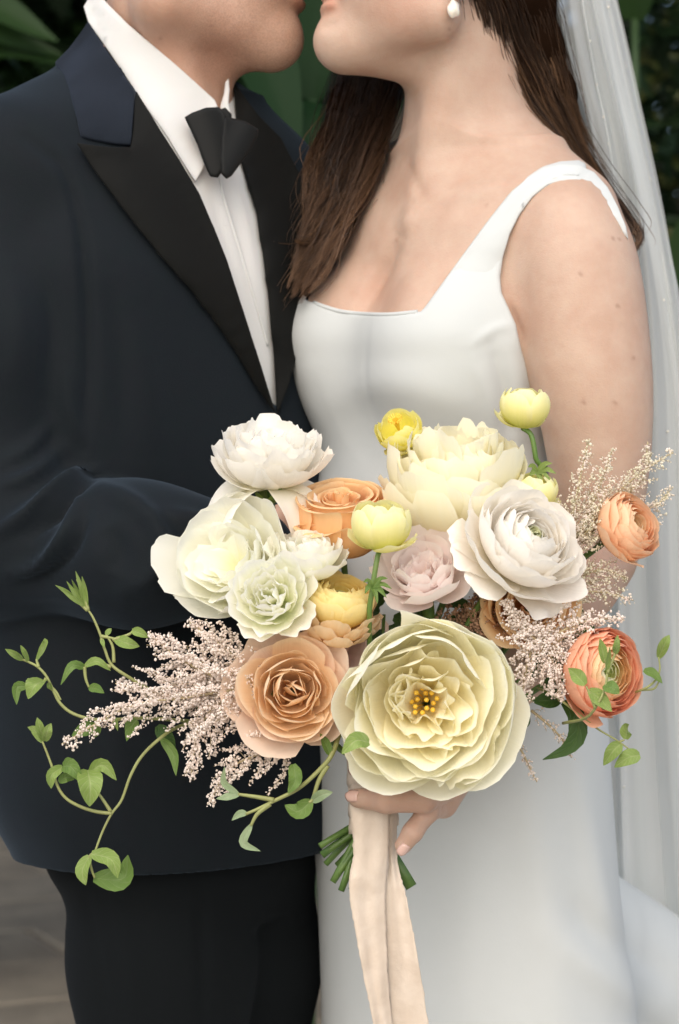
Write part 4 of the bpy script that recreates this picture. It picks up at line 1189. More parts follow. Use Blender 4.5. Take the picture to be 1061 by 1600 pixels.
def leaf_mat(name, c1, c2, trans=.3, rough=.5):
    m = bpy.data.materials.new(name); m.use_nodes = True
    N = m.node_tree.nodes; L = m.node_tree.links; b = N['Principled BSDF']; b.inputs['Roughness'].default_value = rough; b.inputs['Specular IOR Level'].default_value = .35
    uv = N.new('ShaderNodeUVMap'); uv.uv_map = 'UVMap'; sp = N.new('ShaderNodeSeparateXYZ'); L.new(uv.outputs[0], sp.inputs[0])
    def mth(op, a, bb=None):
        n = N.new('ShaderNodeMath'); n.operation = op
        for k, q in enumerate((a, bb)):
            if q is None: continue
            if isinstance(q, (int, float)): n.inputs[k].default_value = q
            else: L.new(q, n.inputs[k])
        return n.outputs[0]
    au = mth('ABSOLUTE', mth('SUBTRACT', mth('MULTIPLY', sp.outputs[0], 2.0), 1.0))
    ph = mth('SUBTRACT', mth('MULTIPLY', sp.outputs[1], 40.0), mth('MULTIPLY', au, 11.0))
    side = mth('POWER', mth('MAXIMUM', mth('SINE', ph), 0.0), 6.0)
    mid = mth('POWER', mth('SUBTRACT', 1.0, au), 14.0)
    vn = mth('MAXIMUM', mth('MULTIPLY', side, .45), mid)
    tc = N.new('ShaderNodeTexCoord'); no = N.new('ShaderNodeTexNoise'); no.inputs['Scale'].default_value = 130; L.new(tc.outputs['Object'], no.inputs['Vector'])
    fac = mth('ADD', mth('MULTIPLY', vn, .8), mth('MULTIPLY', mth('SUBTRACT', no.outputs['Fac'], .5), .9))
    r = N.new('ShaderNodeValToRGB'); r.color_ramp.elements[0].color = (*c1, 1); r.color_ramp.elements[1].color = (*c2, 1); L.new(fac, r.inputs[0])
    L.new(r.outputs[0], b.inputs['Base Color'])
    bu = N.new('ShaderNodeBump'); bu.inputs['Strength'].default_value = .5; bu.inputs['Distance'].default_value = .0012; bu.invert = True
    L.new(vn, bu.inputs['Height']); L.new(bu.outputs[0], b.inputs['Normal'])
    t = N.new('ShaderNodeBsdfTranslucent'); L.new(r.outputs[0], t.inputs[0]); mx = N.new('ShaderNodeMixShader'); mx.inputs[0].default_value = trans
    L.new(b.outputs[0], mx.inputs[1]); L.new(t.outputs[0], mx.inputs[2]); L.new(mx.outputs[0], N['Material Output'].inputs[0])
    return m
LM = {'young': leaf_mat('young_green_leaf', (.24, .34, .085), (.42, .50, .22)), 'mid': leaf_mat('green_leaf', (.14, .235, .05), (.25, .34, .13)),
      'dark': leaf_mat('dark_green_leaf', (.045, .10, .022), (.09, .16, .05), .2, .4), 'grey': leaf_mat('grey_green_leaf', (.30, .40, .22), (.42, .48, .30))}
M['stem'] = mat('green_stem', (.10, .19, .035), .45, var=(.15, .22, .06), var_scale=40, sss=.1, sss_s=.002)
M['stem_pale'] = mat('pale_vine_stem', (.30, .33, .12), .5, var=(.24, .25, .09), var_scale=40)
M['stem_cut'] = mat('deep_green_cut_stem', (.055, .12, .022), .45, var=(.11, .19, .04), var_scale=60)
M['stamen'] = mat('yellow_stamen', (.85, .55, .06), .5)
M['astil'] = mat('blush_floret', (.93, .83, .76), .7, var=(.95, .89, .83), var_scale=120, trans=.35)
M['astil_g'] = mat('pale_green_floret', (.93, .84, .79), .7, var=(.84, .84, .62), var_scale=90, trans=.35)
M['astil_b'] = mat('brown_floret', (.30, .17, .10), .8, var=(.44, .27, .17), var_scale=110)
M['astil_stem'] = mat('plume_stem', (.42, .34, .20), .6)

def frame(axis, roll=0.0):
    a = Vector((axis[0], -axis[1], axis[2])).normalized()
    q = Vector((0, 0, 1)).rotation_difference(a) @ Quaternion((0, 0, 1), roll)
    return np.array(q.to_matrix())

def petal_geo(prof, wid, phi, rs, Rc=None, wrap=1.0, hz=0.5, tip=.28, w0=.35, ruf=0.0, rf=3, notch=0.0, jag=0.0, nu=9, nv=9, side=0.0, lean=0.0, tp=2.4, lobe=.025, tilt=0.0, twist=0.0, spiral=0.0, rexp=2.0):
    """one petal in flower space (unit radius): a strip of a turned profile, bent across, ruffled at the rim"""
    C = catmull(prof, 40)
    u = np.linspace(-1, 1, nu)[:, None]; v = np.linspace(0, 1, nv)[None, :]
    ph = rs.uniform(0, 6.28, 4)
    edge = 1 - tip * np.abs(u) ** tp - notch * np.exp(-(u / .16) ** 2) + lobe * (np.sin(u * 3.1 + ph[1]) + .8 * np.sin(u * 5.7 + ph[2])) + jag * (np.sin(u * 9 + ph[0]) + .7 * np.sin(u * 17 + ph[1]) + .5 * np.sin(u * 29 + ph[3]))
    ve = np.clip(v * edge, 0, 1.15)
    tt = np.linspace(0, 1, 40)
    r = np.interp(ve, tt, C[:, 0]); z = np.interp(ve, tt, C[:, 1])
    dC = np.gradient(C, axis=0); dC /= np.linalg.norm(dC, axis=1)[:, None] + 1e-9
    tr = np.interp(ve, tt, dC[:, 0]); tz = np.interp(ve, tt, dC[:, 1])
    nr, nz = -tz, tr
    nr = nr * (1 - hz) - hz; nz = nz * (1 - hz)
    ln = np.sqrt(nr ** 2 + nz ** 2) + 1e-9; nr, nz = nr / ln, nz / ln
    w = wid * (w0 + (1 - w0) * np.sin(np.clip(v / .62, 0, 1) * np.pi / 2))
    s = u * w + side * v * v
    rc = np.maximum((Rc if Rc is not None else np.maximum(r, .12)) * wrap, .05)
    a = np.clip(s / rc, -2.6, 2.6)
    lat = rc * np.sin(a); inn = rc * (1 - np.cos(a))
    rfl = ruf * v ** rexp * (np.sin(rf * np.pi * u + ph[2]) * (.35 + .65 * np.abs(u)) + .6 * np.sin(rf * 2.3 * u + 3 * v + ph[3]))
    rr = r + nr * (inn + rfl) + spiral * u * v; zz = z + nz * (inn + rfl) + lean * v * v
    if tilt or twist:
        r0, z0 = C[0]
        a1, b1 = rr - r0, zz - z0
        rr = r0 + a1 * np.cos(tilt) + b1 * np.sin(tilt); zz = z0 - a1 * np.sin(tilt) + b1 * np.cos(tilt)
        lat = lat + twist * (rr - r0)
        zz = zz + twist * .5 * lat
    X = rr * np.cos(phi) - lat * np.sin(phi); Y = rr * np.sin(phi) + lat * np.cos(phi)
    P = np.stack([X, Y, zz], -1).reshape(-1, 3)
    i, j = np.meshgrid(np.arange(nu - 1), np.arange(nv - 1), indexing='ij')
    Fq = np.stack([i * nv + j, (i + 1) * nv + j, (i + 1) * nv + j + 1, i * nv + j + 1], -1).reshape(-1, 4)
    uv = np.stack([np.broadcast_to(u * .5 + .5, (nu, nv)), np.broadcast_to(v, (nu, nv))], -1).reshape(-1, 2)
    return P, Fq, uv

BIND = Vector(W(585, 1238, 1.805))
stem_no = [0]
ends = [(503, 1336, 1.80), (520, 1378, 1.795), (533, 1392, 1.79), (541, 1362, 1.80), (549, 1390, 1.785), (509, 1350, 1.815), (643, 1386, 1.80), (553, 1378, 1.80), (500, 1322, 1.79), (598, 1375, 1.825), (612, 1360, 1.825), (527, 1352, 1.82)]
class Flower:
    def __init__(self, name, label, px, py, d, R_px, axis, seed, roll=0.0, cat='flower', group='flowers of the bouquet'):
        self.rs = np.random.default_rng(seed)
        self.c = np.array(W(px, py, d)); self.R = R_px * d / F
        self.M = frame(axis, roll); self.axis = self.M[:, 2]
        self.o = empty(name, tuple(self.c - self.axis * self.R * .5))
        tag(self.o, label, cat, group)
        self.inv = Matrix.Translation(self.o.location).inverted()
    def add(self, name, P, Fq, uv, m):
        V = self.c + (P * self.R) @ self.M.T
        me = mesh_from(name, V, Fq, uv); me.materials.append(m)
        me.polygons.foreach_set('use_smooth', [True] * len(me.polygons))
        o = bpy.data.objects.new(name, me); COL.objects.link(o); o.parent = self.o; o.matrix_parent_inverse = self.inv
        return o
    def ang(self, dx, dy):
        w = np.array([dx, 0, -dy]); return math.atan2(w @ self.M[:, 1], w @ self.M[:, 0])
    def petal(self, m, prof, wid, phi, **kw):
        return self.add('petal', *petal_geo(prof, wid, phi, self.rs, **kw), m)
    def stem(self, r=.0024, below=True, z0=-.55, m=None, free=None):
        b = self.c + self.axis * self.R * z0
        if free is not None:
            pts = [tuple(b)] + [tuple(W(*q)) for q in free]
        else:
            k = stem_no[0]; stem_no[0] += 1
            e = Vector(W(*ends[k % len(ends)]))
            j = Vector((self.rs.uniform(-.011, .011), self.rs.uniform(-.008, .010), 0))
            pts = [tuple(b), tuple(Vector(b) - Vector(self.axis) * .03 + (BIND - Vector(b)) * .12), tuple(Vector(b) * .42 + BIND * .58 + Vector((0, .012, 0))), tuple(BIND + j + Vector((0, 0, .02))), tuple(BIND + j * .9 + Vector((0, 0, -.015))), tuple(e)]
            if k % len(ends) == 6: r = .0052
        P = catmull(pts, 26)
        rad = np.full(26, max(r, .0027) if free is None else r)
        return tube_obj('stem', P, rad, m or M['stem_cut'], self.o, 8)
    def calyx(self, n=5, m=None, size=.5, z=-.55, r0=.12):
        for k in range(n):
            self.add('sepal', *petal_geo([(.03, z - .08), (r0 * 1.4, z - .02), (r0 * 2.4, z + .12), (r0 * 3.0, z + size * .8)], size * .30, k * 6.283 / n + .3, self.rs, tip=.6, nu=5, nv=6, tp=1.4), m or LM['young'])

def lean_prof(L, a0, a1, r0=.06, z0=-.5, n=7, p=1.0):
    """profile that leaves the heart at angle a0 from the flower axis and curves to a1"""
    pts = [(r0, z0)]
    for k in range(n - 1):
        a = math.radians(a0 + (a1 - a0) * ((k + .5) / (n - 1)) ** p)
        pts.append((max(.01, pts[-1][0] + math.sin(a) * L / (n - 1)), pts[-1][1] + math.cos(a) * L / (n - 1)))
    return pts
def peony(f, ms, rings, stamens=False, droop=(), inner_m=None, ruf=.04, jg=1.0, open_dir=None, open_amt=0.0):
    """rings = (count, length, start angle, end angle, half width, start height)"""
    rs = f.rs
    for ri, (n, L_, a0, a1, w, z0) in enumerate(rings):
        t = ri / max(1, len(rings) - 1)
        for k in range(n):
            ph = (k + .5 * (ri % 2) + rs.uniform(-.3, .3)) * 6.283 / n + ri * .37
            od = open_amt * math.cos(ph - open_dir) if open_dir is not None else 0
            prof = lean_prof(L_ * rs.uniform(.88, 1.10) * (1 + .0006 * od), a0 + rs.uniform(-9, 9) + od * .35, a1 + rs.uniform(-16, 18) + od, .05, z0 + rs.uniform(-.03, .03), p=rs.uniform(.8, 1.3))
            f.petal(ms if t < .5 or inner_m is None else inner_m, prof, w * rs.uniform(.8, 1.2), ph, Rc=rs.uniform(.7, 1.3) * (1 - .4 * t), hz=.35, w0=.22, tip=rs.uniform(.10, .28), tp=rs.uniform(2.2, 3.8),
                    ruf=ruf * rs.uniform(.6, 1.5) * (1 + .6 * t), rf=rs.uniform(.9, 2.2), notch=rs.uniform(-.04, .12), jag=rs.uniform(.006, .016) * jg, lobe=.035 + .02 * t, side=rs.uniform(-.12, .12), twist=rs.uniform(-.12, .12), nu=17, nv=11)
    for ph, ln, w in droop:
        prof = [(.1, -.42), (.45, -.44), (.80, -.52 - ln * .25), (1.0, -.58 - ln * .8), (1.0, -.60 - ln * 1.2)]
        f.petal(ms, prof, w, ph, Rc=1.3, hz=.1, tip=.3, ruf=.06, rf=2, jag=.010, lobe=.04, nu=15, nv=10)
    if stamens:
        for k in range(14):
            ph = k * 2.39996; rr = .03 + .09 * math.sqrt(k / 14)
            p0 = np.array([rr * .5 * math.cos(ph), rr * .5 * math.sin(ph), -.35]); p1 = np.array([rr * 1.2 * math.cos(ph), rr * 1.2 * math.sin(ph), .0 + rs.uniform(-.06, .06)])
            V, Fq = tube(catmull([p0, (p0 + p1) / 2 + np.array([.01, 0, 0]), p1, p1 + (p1 - p0) * .16], 7), [.008, .008, .008, .008, .02, .028, .012], 6)
            me = mesh_mixed('stamen', f.c + (V * f.R) @ f.M.T, Fq); me.materials.append(M['stamen'])
            o = bpy.data.objects.new('stamen', me); COL.objects.link(o); o.parent = f.o; o.matrix_parent_inverse = f.inv

def rose(f, mi, mo, layers=8, n_out=5, frill=0.0, cup=.42, deep=.12, outer=1.0, tight=1.0, reflex=1.0, jag=.004, fr_n=7.0, out_dirs=None):
    rs = f.rs
    off = rs.uniform(-.04, .04, 2)
    for k in range(layers):
        t = k / (layers - 1); r = .06 + .70 * t ** 1.02
        n = 3 + int(t * 2.9)
        for q in range(n):
            ph = (q + rs.uniform(-.28, .28)) * 6.283 / n + k * 1.9
            rr = r * rs.uniform(.84, 1.14); top = cup - deep * (1 - t) ** 1.4 - .10 * t + rs.uniform(-.06, .07)
            roll_ = rs.uniform(.02, .07) * (.5 + t)
            prof = [(.02, -.62), (rr * .75 + .02, -.35), (rr * 1.06, -.02), (rr * 1.0, top * .72), (rr + roll_ * .5, top), (rr + roll_ * 1.5, top - .015)]
            f.petal(mi, prof, rr * rs.uniform(.85, 1.25) * tight + .07, ph, wrap=rs.uniform(.95, 1.35), hz=.9, tip=rs.uniform(.18, .34), ruf=.022 + frill, rf=rs.uniform(1.0, 2.2) + (fr_n if frill else 0), notch=rs.uniform(-.06, .06), jag=jag, lobe=.03, nu=15 if not frill else 31, nv=10, side=rs.uniform(-.10, .10), tp=rs.uniform(1.6, 3), spiral=.06 * (.4 + t) * rs.uniform(.4, 1.4), tilt=rs.uniform(-.05, .10), rexp=5.0 if frill else 2.0)
    for k in range(n_out):
        ph = (k + rs.uniform(-.2, .2)) * 6.283 / n_out + .4 if out_dirs is None else out_dirs[k]
        s = outer * rs.uniform(.92, 1.10)
        prof = [(.05, -.64), (.55, -.58), (.84, -.26), (.95 * s, .02), (1.0 * s + .12 * reflex, .14 - .04 * reflex), (1.0 * s + .22 * reflex, .10 - .08 * reflex)]
        f.petal(mo, prof, rs.uniform(.62, .78), ph, Rc=.92, hz=.6, tip=rs.uniform(.22, .36), tp=1.8, ruf=.03 + frill, rf=rs.uniform(.8, 1.6) + (fr_n if frill else 0), jag=jag, lobe=.03, nu=15 if not frill else 31, nv=11)

def ranunculus(f, m_in, m_mid, m_out, L=13, per=6, flat=.80, open_=1.0, n_loose=4, close=.30, split=(.28, .55), loose_dir=None):
    rs = f.rs
    for k in range(L):
        t = k / (L - 1); Rk = .16 + .84 * t ** .85
        th1 = close + (1.30 * open_ - close) * t ** .95          # polar angle where the petal ends, measured from the top
        n = 3 + int((per - 3) * t + .5)
        m = m_in if t < split[0] else (m_mid if t < split[1] else m_out)
        for q in range(n):
            ph = (q + rs.uniform(-.22, .22)) * 6.283 / n + k * .77
            R_ = Rk * rs.uniform(.965, 1.03); e = th1 * rs.uniform(.90, 1.10)
            ths = np.linspace(2.75, e, 6)
            prof = [(R_ * math.sin(a), R_ * math.cos(a) * flat - (.0 if t > .5 else .10 * (1 - 2 * t))) for a in ths]
            prof[-1] = (prof[-1][0] + .02, prof[-1][1] + .006)
            f.petal(m, prof, R_ * rs.uniform(.62, .80), ph, wrap=1.0, hz=.96, tip=.20, ruf=.012 + .022 * t, rf=rs.uniform(1.2, 3.0), jag=.006, lobe=.03, nu=13, nv=9)
    for k in range(n_loose):
        ph = (loose_dir[k] if loose_dir else rs.uniform(0, 6.283))
        s = rs.uniform(.95, 1.1)
        prof = [(.06, -.78), (.55 * s, -.74), (.95 * s, -.48), (1.18 * s, -.18), (1.30 * s, .02)]
        f.petal(m_out, prof, rs.uniform(.48, .60), ph, Rc=1.1, hz=.35, tip=.28, ruf=.04, rf=2, jag=.008, nu=11, nv=9)

def globe(f, m, n=10, closed=1.0, outer=3):
    rs = f.rs
    for ring in range(3):
        nn = (3, 4, 5)[ring]; s = (.72, .88, 1.0)[ring]
        for k in range(nn):
            ph = (k + ring * .4 + rs.uniform(-.12, .12)) * 6.283 / nn
            e = .45 + .25 * ring + (1 - closed) * .8
            ths = np.linspace(2.9, e * rs.uniform(.9, 1.1), 6)
            prof = [(s * math.sin(a), s * math.cos(a) * .95) for a in ths]
            f.petal(m, prof, s * .72, ph, wrap=1.0, hz=.9, tip=.30, ruf=.03, rf=2, jag=.010, nu=11, nv=9)
    for k in range(outer):
        prof = [(.1, -.9), (.5, -.92), (.95, -.70), (1.22, -.38 + rs.uniform(-.15, .15))]
        f.petal(m, prof, .50, rs.uniform(0, 6.283), Rc=1.0, hz=.3, tip=.32, ruf=.05, rf=2, jag=.012, nu=9, nv=8)

# --- peonies
f = Flower('peony', 'huge pale yellow open peony with gold stamens at the bouquet front', 662, 1096, 1.712, 150, (-.12, 1, .12), 11, .3)
peony(f, PM['butter'], [(8, 1.42, 92, -4, .62, -.50), (7, 1.32, 87, -8, .60, -.46), (7, 1.18, 80, -6, .52, -.41), (7, 1.02, 70, 8, .44, -.37), (7, .86, 58, 12, .34, -.33), (7, .72, 44, 10, .25, -.29), (6, .60, 28, 0, .18, -.25)], True, inner_m=PM['cream'], open_dir=f.ang(.75, .65), open_amt=13, jg=1.5, ruf=.04); f.calyx(); f.stem(.0034)
f.petal(PM['cream'], [(.1, -.6), (.6, -.45), (.90, -.3), (1.02, -.22), (1.08, -.24)], .18, f.ang(-.66, .70), Rc=1.0, hz=.2, tip=.35, ruf=.03)
f = Flower('peony', 'big pale yellow ruffled peony at the bouquet top, seen from the side', 714, 776, 1.815, 116, (.02, .34, 1), 23, 1.0)
peony(f, PM['cream'], [(8, 1.46, 90, -4, .66, -.55), (8, 1.52, 80, -16, .60, -.50), (8, 1.50, 70, -18, .54, -.44), (8, 1.44, 58, -14, .46, -.38), (7, 1.34, 44, -10, .40, -.32), (5, 1.2, 28, -4, .34, -.28)], ruf=.06, jg=1.8); f.calyx(); f.stem(.0030)
f = Flower('peony', 'white ruffled peony with drooping lower petals against the dark jacket', 424, 722, 1.80, 88, (.05, .36, 1), 31, .2)
peony(f, PM['white'], [(8, 1.30, 92, 18, .52, -.45), (8, 1.24, 80, 8, .50, -.40), (8, 1.16, 68, 2, .44, -.36), (8, 1.08, 54, 0, .38, -.32), (6, 1.0, 38, -4, .32, -.28)], droop=((f.ang(.25, 1), .55, .46), (f.ang(-.7, .8), .80, .52), (f.ang(-1, .3), .45, .42), (f.ang(1, .2), .35, .42)), ruf=.07, jg=1.8); f.calyx(4, None, .6, -.7); f.stem(.0028)
f = Flower('peony', 'loose greenish white peony at the left side behind frilled blooms', 364, 882, 1.778, 97, (-.40, .92, .40), 43, 2.0)
peony(f, PM['greenwhite'], [(7, 1.42, 92, 12, .62, -.45), (7, 1.26, 84, 6, .56, -.42), (7, 1.08, 74, 6, .48, -.38), (7, .90, 60, 10, .38, -.32), (6, .70, 42, 8, .30, -.28)]); f.calyx(); f.stem(.0028)
# --- roses
f = Flower('rose', 'open tan rose with spiral centre, beside the front peony', 456, 1080, 1.735, 92, (.02, 1, .10), 51, .5)
for ri, (n, L_, a0, a1, w, mm) in enumerate(((5, 1.36, 98, 34, .62, 'tanout'), (6, 1.28, 90, 16, .58, 'tanout'), (6, 1.20, 82, 4, .52, 'tan'), (6, 1.14, 74, -5, .47, 'tan'), (6, 1.08, 66, -11, .42, 'tan'), (5, 1.02, 57, -15, .37, 'tan'),
                                             (5, .98, 48, -18, .33, 'tan'), (4, .93, 38, -18, .28, 'tan'), (4, .88, 27, -16, .22, 'tan'), (3, .83, 14, -10, .15, 'tan'))):
    for k in range(n):
        ph = (k + .5 * (ri % 2) + f.rs.uniform(-.25, .25)) * 6.283 / n + ri * .31
        f.petal(PM[mm], lean_prof(L_ * f.rs.uniform(.92, 1.08), a0 + f.rs.uniform(-6, 6), a1 + f.rs.uniform(-10, 12), .04, -.58), w * f.rs.uniform(.9, 1.2), ph, Rc=max(.22, .95 - .075 * ri), hz=.5, w0=.3, tip=f.rs.uniform(.14, .30), tp=f.rs.uniform(1.6, 2.6), ruf=f.rs.uniform(.015, .045), rf=f.rs.uniform(.8, 1.8), jag=.005, lobe=.03, side=f.rs.uniform(-.10, .10), twist=f.rs.uniform(-.08, .08), nu=15, nv=11)
f.calyx(); f.stem(.0028)
f = Flower('rose', 'apricot rose seen from the side under the white peony', 533, 814, 1.80, 82, (-.06, .40, 1), 57, .1)
rose(f, PM['orange'], PM['orange'], 7, 5, 0, .58, .05, .84, 1.0, .9); f.calyx(); f.stem(.0026)
f = Flower('rose', 'blush pink rose in the middle of the bouquet', 660, 898, 1.762, 76, (-.20, .80, .6), 63, .8)
peony(f, PM['pink'], [(6, 1.30, 90, 14, .56, -.45), (6, 1.12, 80, 0, .52, -.40), (7, .96, 68, -4, .42, -.34), (6, .80, 52, -2, .36, -.30), (5, .66, 34, 2, .28, -.26), (3, .52, 18, 6, .22, -.22)], ruf=.05); f.calyx(); f.stem(.0026)
f = Flower('rose', 'orange rose half hidden under the ivory ranunculus', 826, 946, 1.785, 66, (.05, .95, .15), 67, .4)
rose(f, PM['orange'], PM['orange'], 6, 6, 0, .40, .08, 1.0); f.calyx(); f.stem(.0026)
f = Flower('rose', 'dusty mauve rose peeking out above the tan rose', 488, 1000, 1.795, 64, (.15, .9, .5), 71, .4)
rose(f, PM['mauve'], PM['mauve'], 5, 6, 0, .40, .08, 1.1); f.calyx(); f.stem(.0026)
# --- lisianthus
def lisianthus(f, m, a_in=0):
    rs = f.rs
    for ri, (n, L_, a0, a1, w, z0) in enumerate(((6, 1.36, 86, 20, .56, -.60), (6, 1.24, 76, 6, .52, -.56), (6, 1.10, 64, -4, .44, -.52), (5, .98, 50, -8, .37, -.48), (4, .88, 32, -8, .30, -.44), (3, .80, 14, -4, .22, -.42))):
        for k in range(n):
            ph = (k + .5 * (ri % 2) + rs.uniform(-.25, .25)) * 6.283 / n
            f.petal(m, lean_prof(L_ * rs.uniform(.92, 1.08), a0 - a_in + rs.uniform(-6, 6), a1 - a_in * .3 + rs.uniform(-12, 12), .05, z0), w * rs.uniform(.9, 1.15), ph, Rc=rs.uniform(.6, 1.0), hz=.4, w0=.25, tip=.20, ruf=rs.uniform(.03, .055), rf=rs.uniform(2.2, 3.6), rexp=3.5, jag=.010, lobe=.03, side=rs.uniform(-.1, .1), twist=rs.uniform(-.1, .1), nu=33, nv=11)
f = Flower('lisianthus', 'frilled white lisianthus facing forward, lowest at the left side', 422, 932, 1.735, 70, (-.20, 1, .38), 73, .2)
lisianthus(f, PM['lisi']); f.calyx(); f.stem(.0022)
f = Flower('lisianthus', 'small frilled white lisianthus cup with green base, seen from the side', 484, 868, 1.760, 66, (.10, .46, 1), 79, .9)
lisianthus(f, PM['lisi'], 10); f.calyx(); f.stem(.0022)
# --- ranunculus
f = Flower('ranunculus', 'large ivory ranunculus with pale green heart and dropped petals', 820, 852, 1.745, 87, (.42, .66, .56), 83, .3)
for ri, (n, L_, a0, a1, w, mm) in enumerate(((8, 1.50, 100, 24, .54, 'ranwhite'), (9, 1.44, 96, 6, .52, 'ranwhite'), (9, 1.38, 90, -8, .50, 'ranwhite'), (9, 1.30, 84, -18, .47, 'ranwhite'), (9, 1.22, 78, -26, .44, 'ranwhite'), (9, 1.14, 72, -33, .40, 'ranwhite'), (8, 1.06, 66, -38, .37, 'ranwhite'), (8, .98, 60, -42, .33, 'ranwhite'),
                                             (8, .90, 54, -44, .29, 'ranwhite'), (7, .82, 46, -44, .25, 'rangreen'), (6, .74, 38, -42, .20, 'rangreen'), (5, .66, 28, -34, .16, 'rangreen'))):
    for k in range(n):
        ph = (k + .5 * (ri % 2) + f.rs.uniform(-.22, .22)) * 6.283 / n + ri * .21
        f.petal(PM[mm], lean_prof(L_ * f.rs.uniform(.94, 1.06), a0 + f.rs.uniform(-5, 5), a1 + f.rs.uniform(-8, 8), .05, -.46 + .012 * ri), w * f.rs.uniform(.9, 1.15), ph, Rc=max(.5, .95 - .05 * ri), hz=.45, w0=.3, tip=f.rs.uniform(.14, .26), ruf=f.rs.uniform(.02, .05), rf=f.rs.uniform(1, 2.4), jag=.007, lobe=.03, side=f.rs.uniform(-.06, .06), nu=13, nv=11)
for (dx, dy, w) in ((-1, .35, .42), (-.8, .8, .40), (.15, 1, .42), (-1, -.1, .38)):
    f.petal(PM['ranwhite'], [(.06, -.60), (.50, -.60), (.90, -.50), (1.16, -.42), (1.32, -.46)], w, f.ang(dx, dy), Rc=1.3, hz=.3, tip=.22, ruf=.05, rf=2, jag=.008, lobe=.04, nu=13, nv=10)
f.calyx(); f.stem(.0024)
f = Flower('ranunculus', 'yellow ranunculus with peach lower petals in the bouquet middle', 531, 934, 1.755, 54, (.18, .50, 1), 89, .3)
ranunculus(f, PM['rangreen'], PM['ranyellow'], PM['ranyellow'], 9, 7, .88, .9, 0, .25, (.16, .5))
for ring in range(3):
    for k in range(7):
        s = f.rs.uniform(.92, 1.06) * (1 + .07 * ring); zz = -.22 * ring
        f.petal(PM['ranpeach'], [(.08, -.92 + zz * .3), (.55 * s, -.96 + zz * .4), (.95 * s, -.72 + zz * .7), (1.10 * s, -.36 + zz), (1.20 * s, -.08 + zz)], .46, (k + .5 * ring) * .898 + f.rs.uniform(-.12, .12), Rc=1.0, hz=.6, tip=.3, ruf=.05, jag=.010, nu=11)
f.calyx(); f.stem(.0022)
f = Flower('ranunculus', 'peach ranunculus among pale plumes at the far right', 988, 820, 1.80, 55, (.66, .62, .40), 97, .3)
ranunculus(f, PM['peachheart'], PM['peach'], PM['peach'], 12, 8, .95, 1.15, 2, .22, (.3, .5), [f.ang(-.5, 1), f.ang(-1, .6)]); f.calyx(); f.stem(.0022)
f = Flower('ranunculus', 'coral ranunculus with green heart at the lower right, leaves across it', 945, 1050, 1.742, 70, (.56, .82, .08), 101, .3)
ranunculus(f, PM['rangreen'], PM['coralmid'], PM['coral'], 14, 8, .84, 1.05, 1, .25, (.26, .55), [f.ang(-.6, 1)]); f.calyx(); f.stem(.0022)
# --- globe flowers
f = Flower('globeflower', 'pale lemon globeflower on a bare stem in the bouquet middle', 596, 816, 1.735, 48, (.02, .22, 1), 103, .3)
globe(f, PM['globe'], 10, 1.0, 4); f.stem(.0022, free=[(590, 870, 1.735), (582, 920, 1.735), (577, 965, 1.742), (580, 1080, 1.78), (585, 1238, 1.80)], z0=-.92, m=M['stem'])
gl_a = f
f = Flower('globeflower', 'lemon globeflower highest at the right, standing clear of the bouquet', 820, 632, 1.815, 40, (.10, .16, 1), 107, .8)
globe(f, PM['globe'], 10, 1.0, 4); f.stem(.0022, free=[(830, 680, 1.815), (837, 715, 1.815), (842, 760, 1.82), (780, 980, 1.83), (590, 1238, 1.806)], z0=-.92, m=M['stem'])
gl_b = f
f = Flower('globeflower', 'small bright yellow open globeflower above the top peony', 622, 668, 1.835, 38, (-.30, .85, .75), 109, .8)
globe(f, PM['globey'], 10, .40, 5); f.stem(.0018, free=[(640, 720, 1.84), (650, 800, 1.845), (588, 1238, 1.812)], z0=-.92, m=M['stem'])
for k in range(16):
    ph = k * 2.4; V, Fq = tube(catmull([(0, 0, -.3), (.12 * math.cos(ph), .12 * math.sin(ph), .4), (.30 * math.cos(ph), .30 * math.sin(ph), .55)], 6), .035, 5)
    me = mesh_mixed('stamen', f.c + (V * f.R) @ f.M.T, Fq); me.materials.append(M['stamen']); o = bpy.data.objects.new('stamen', me); COL.objects.link(o); o.parent = f.o; o.matrix_parent_inverse = f.inv
f = Flower('globeflower', 'closed pale yellow globeflower between top peony and plumes', 838, 764, 1.80, 34, (.12, .3, 1), 113, .3)
globe(f, PM['globe'], 10, 1.0, 3); f.stem(.0022, z0=-.92)

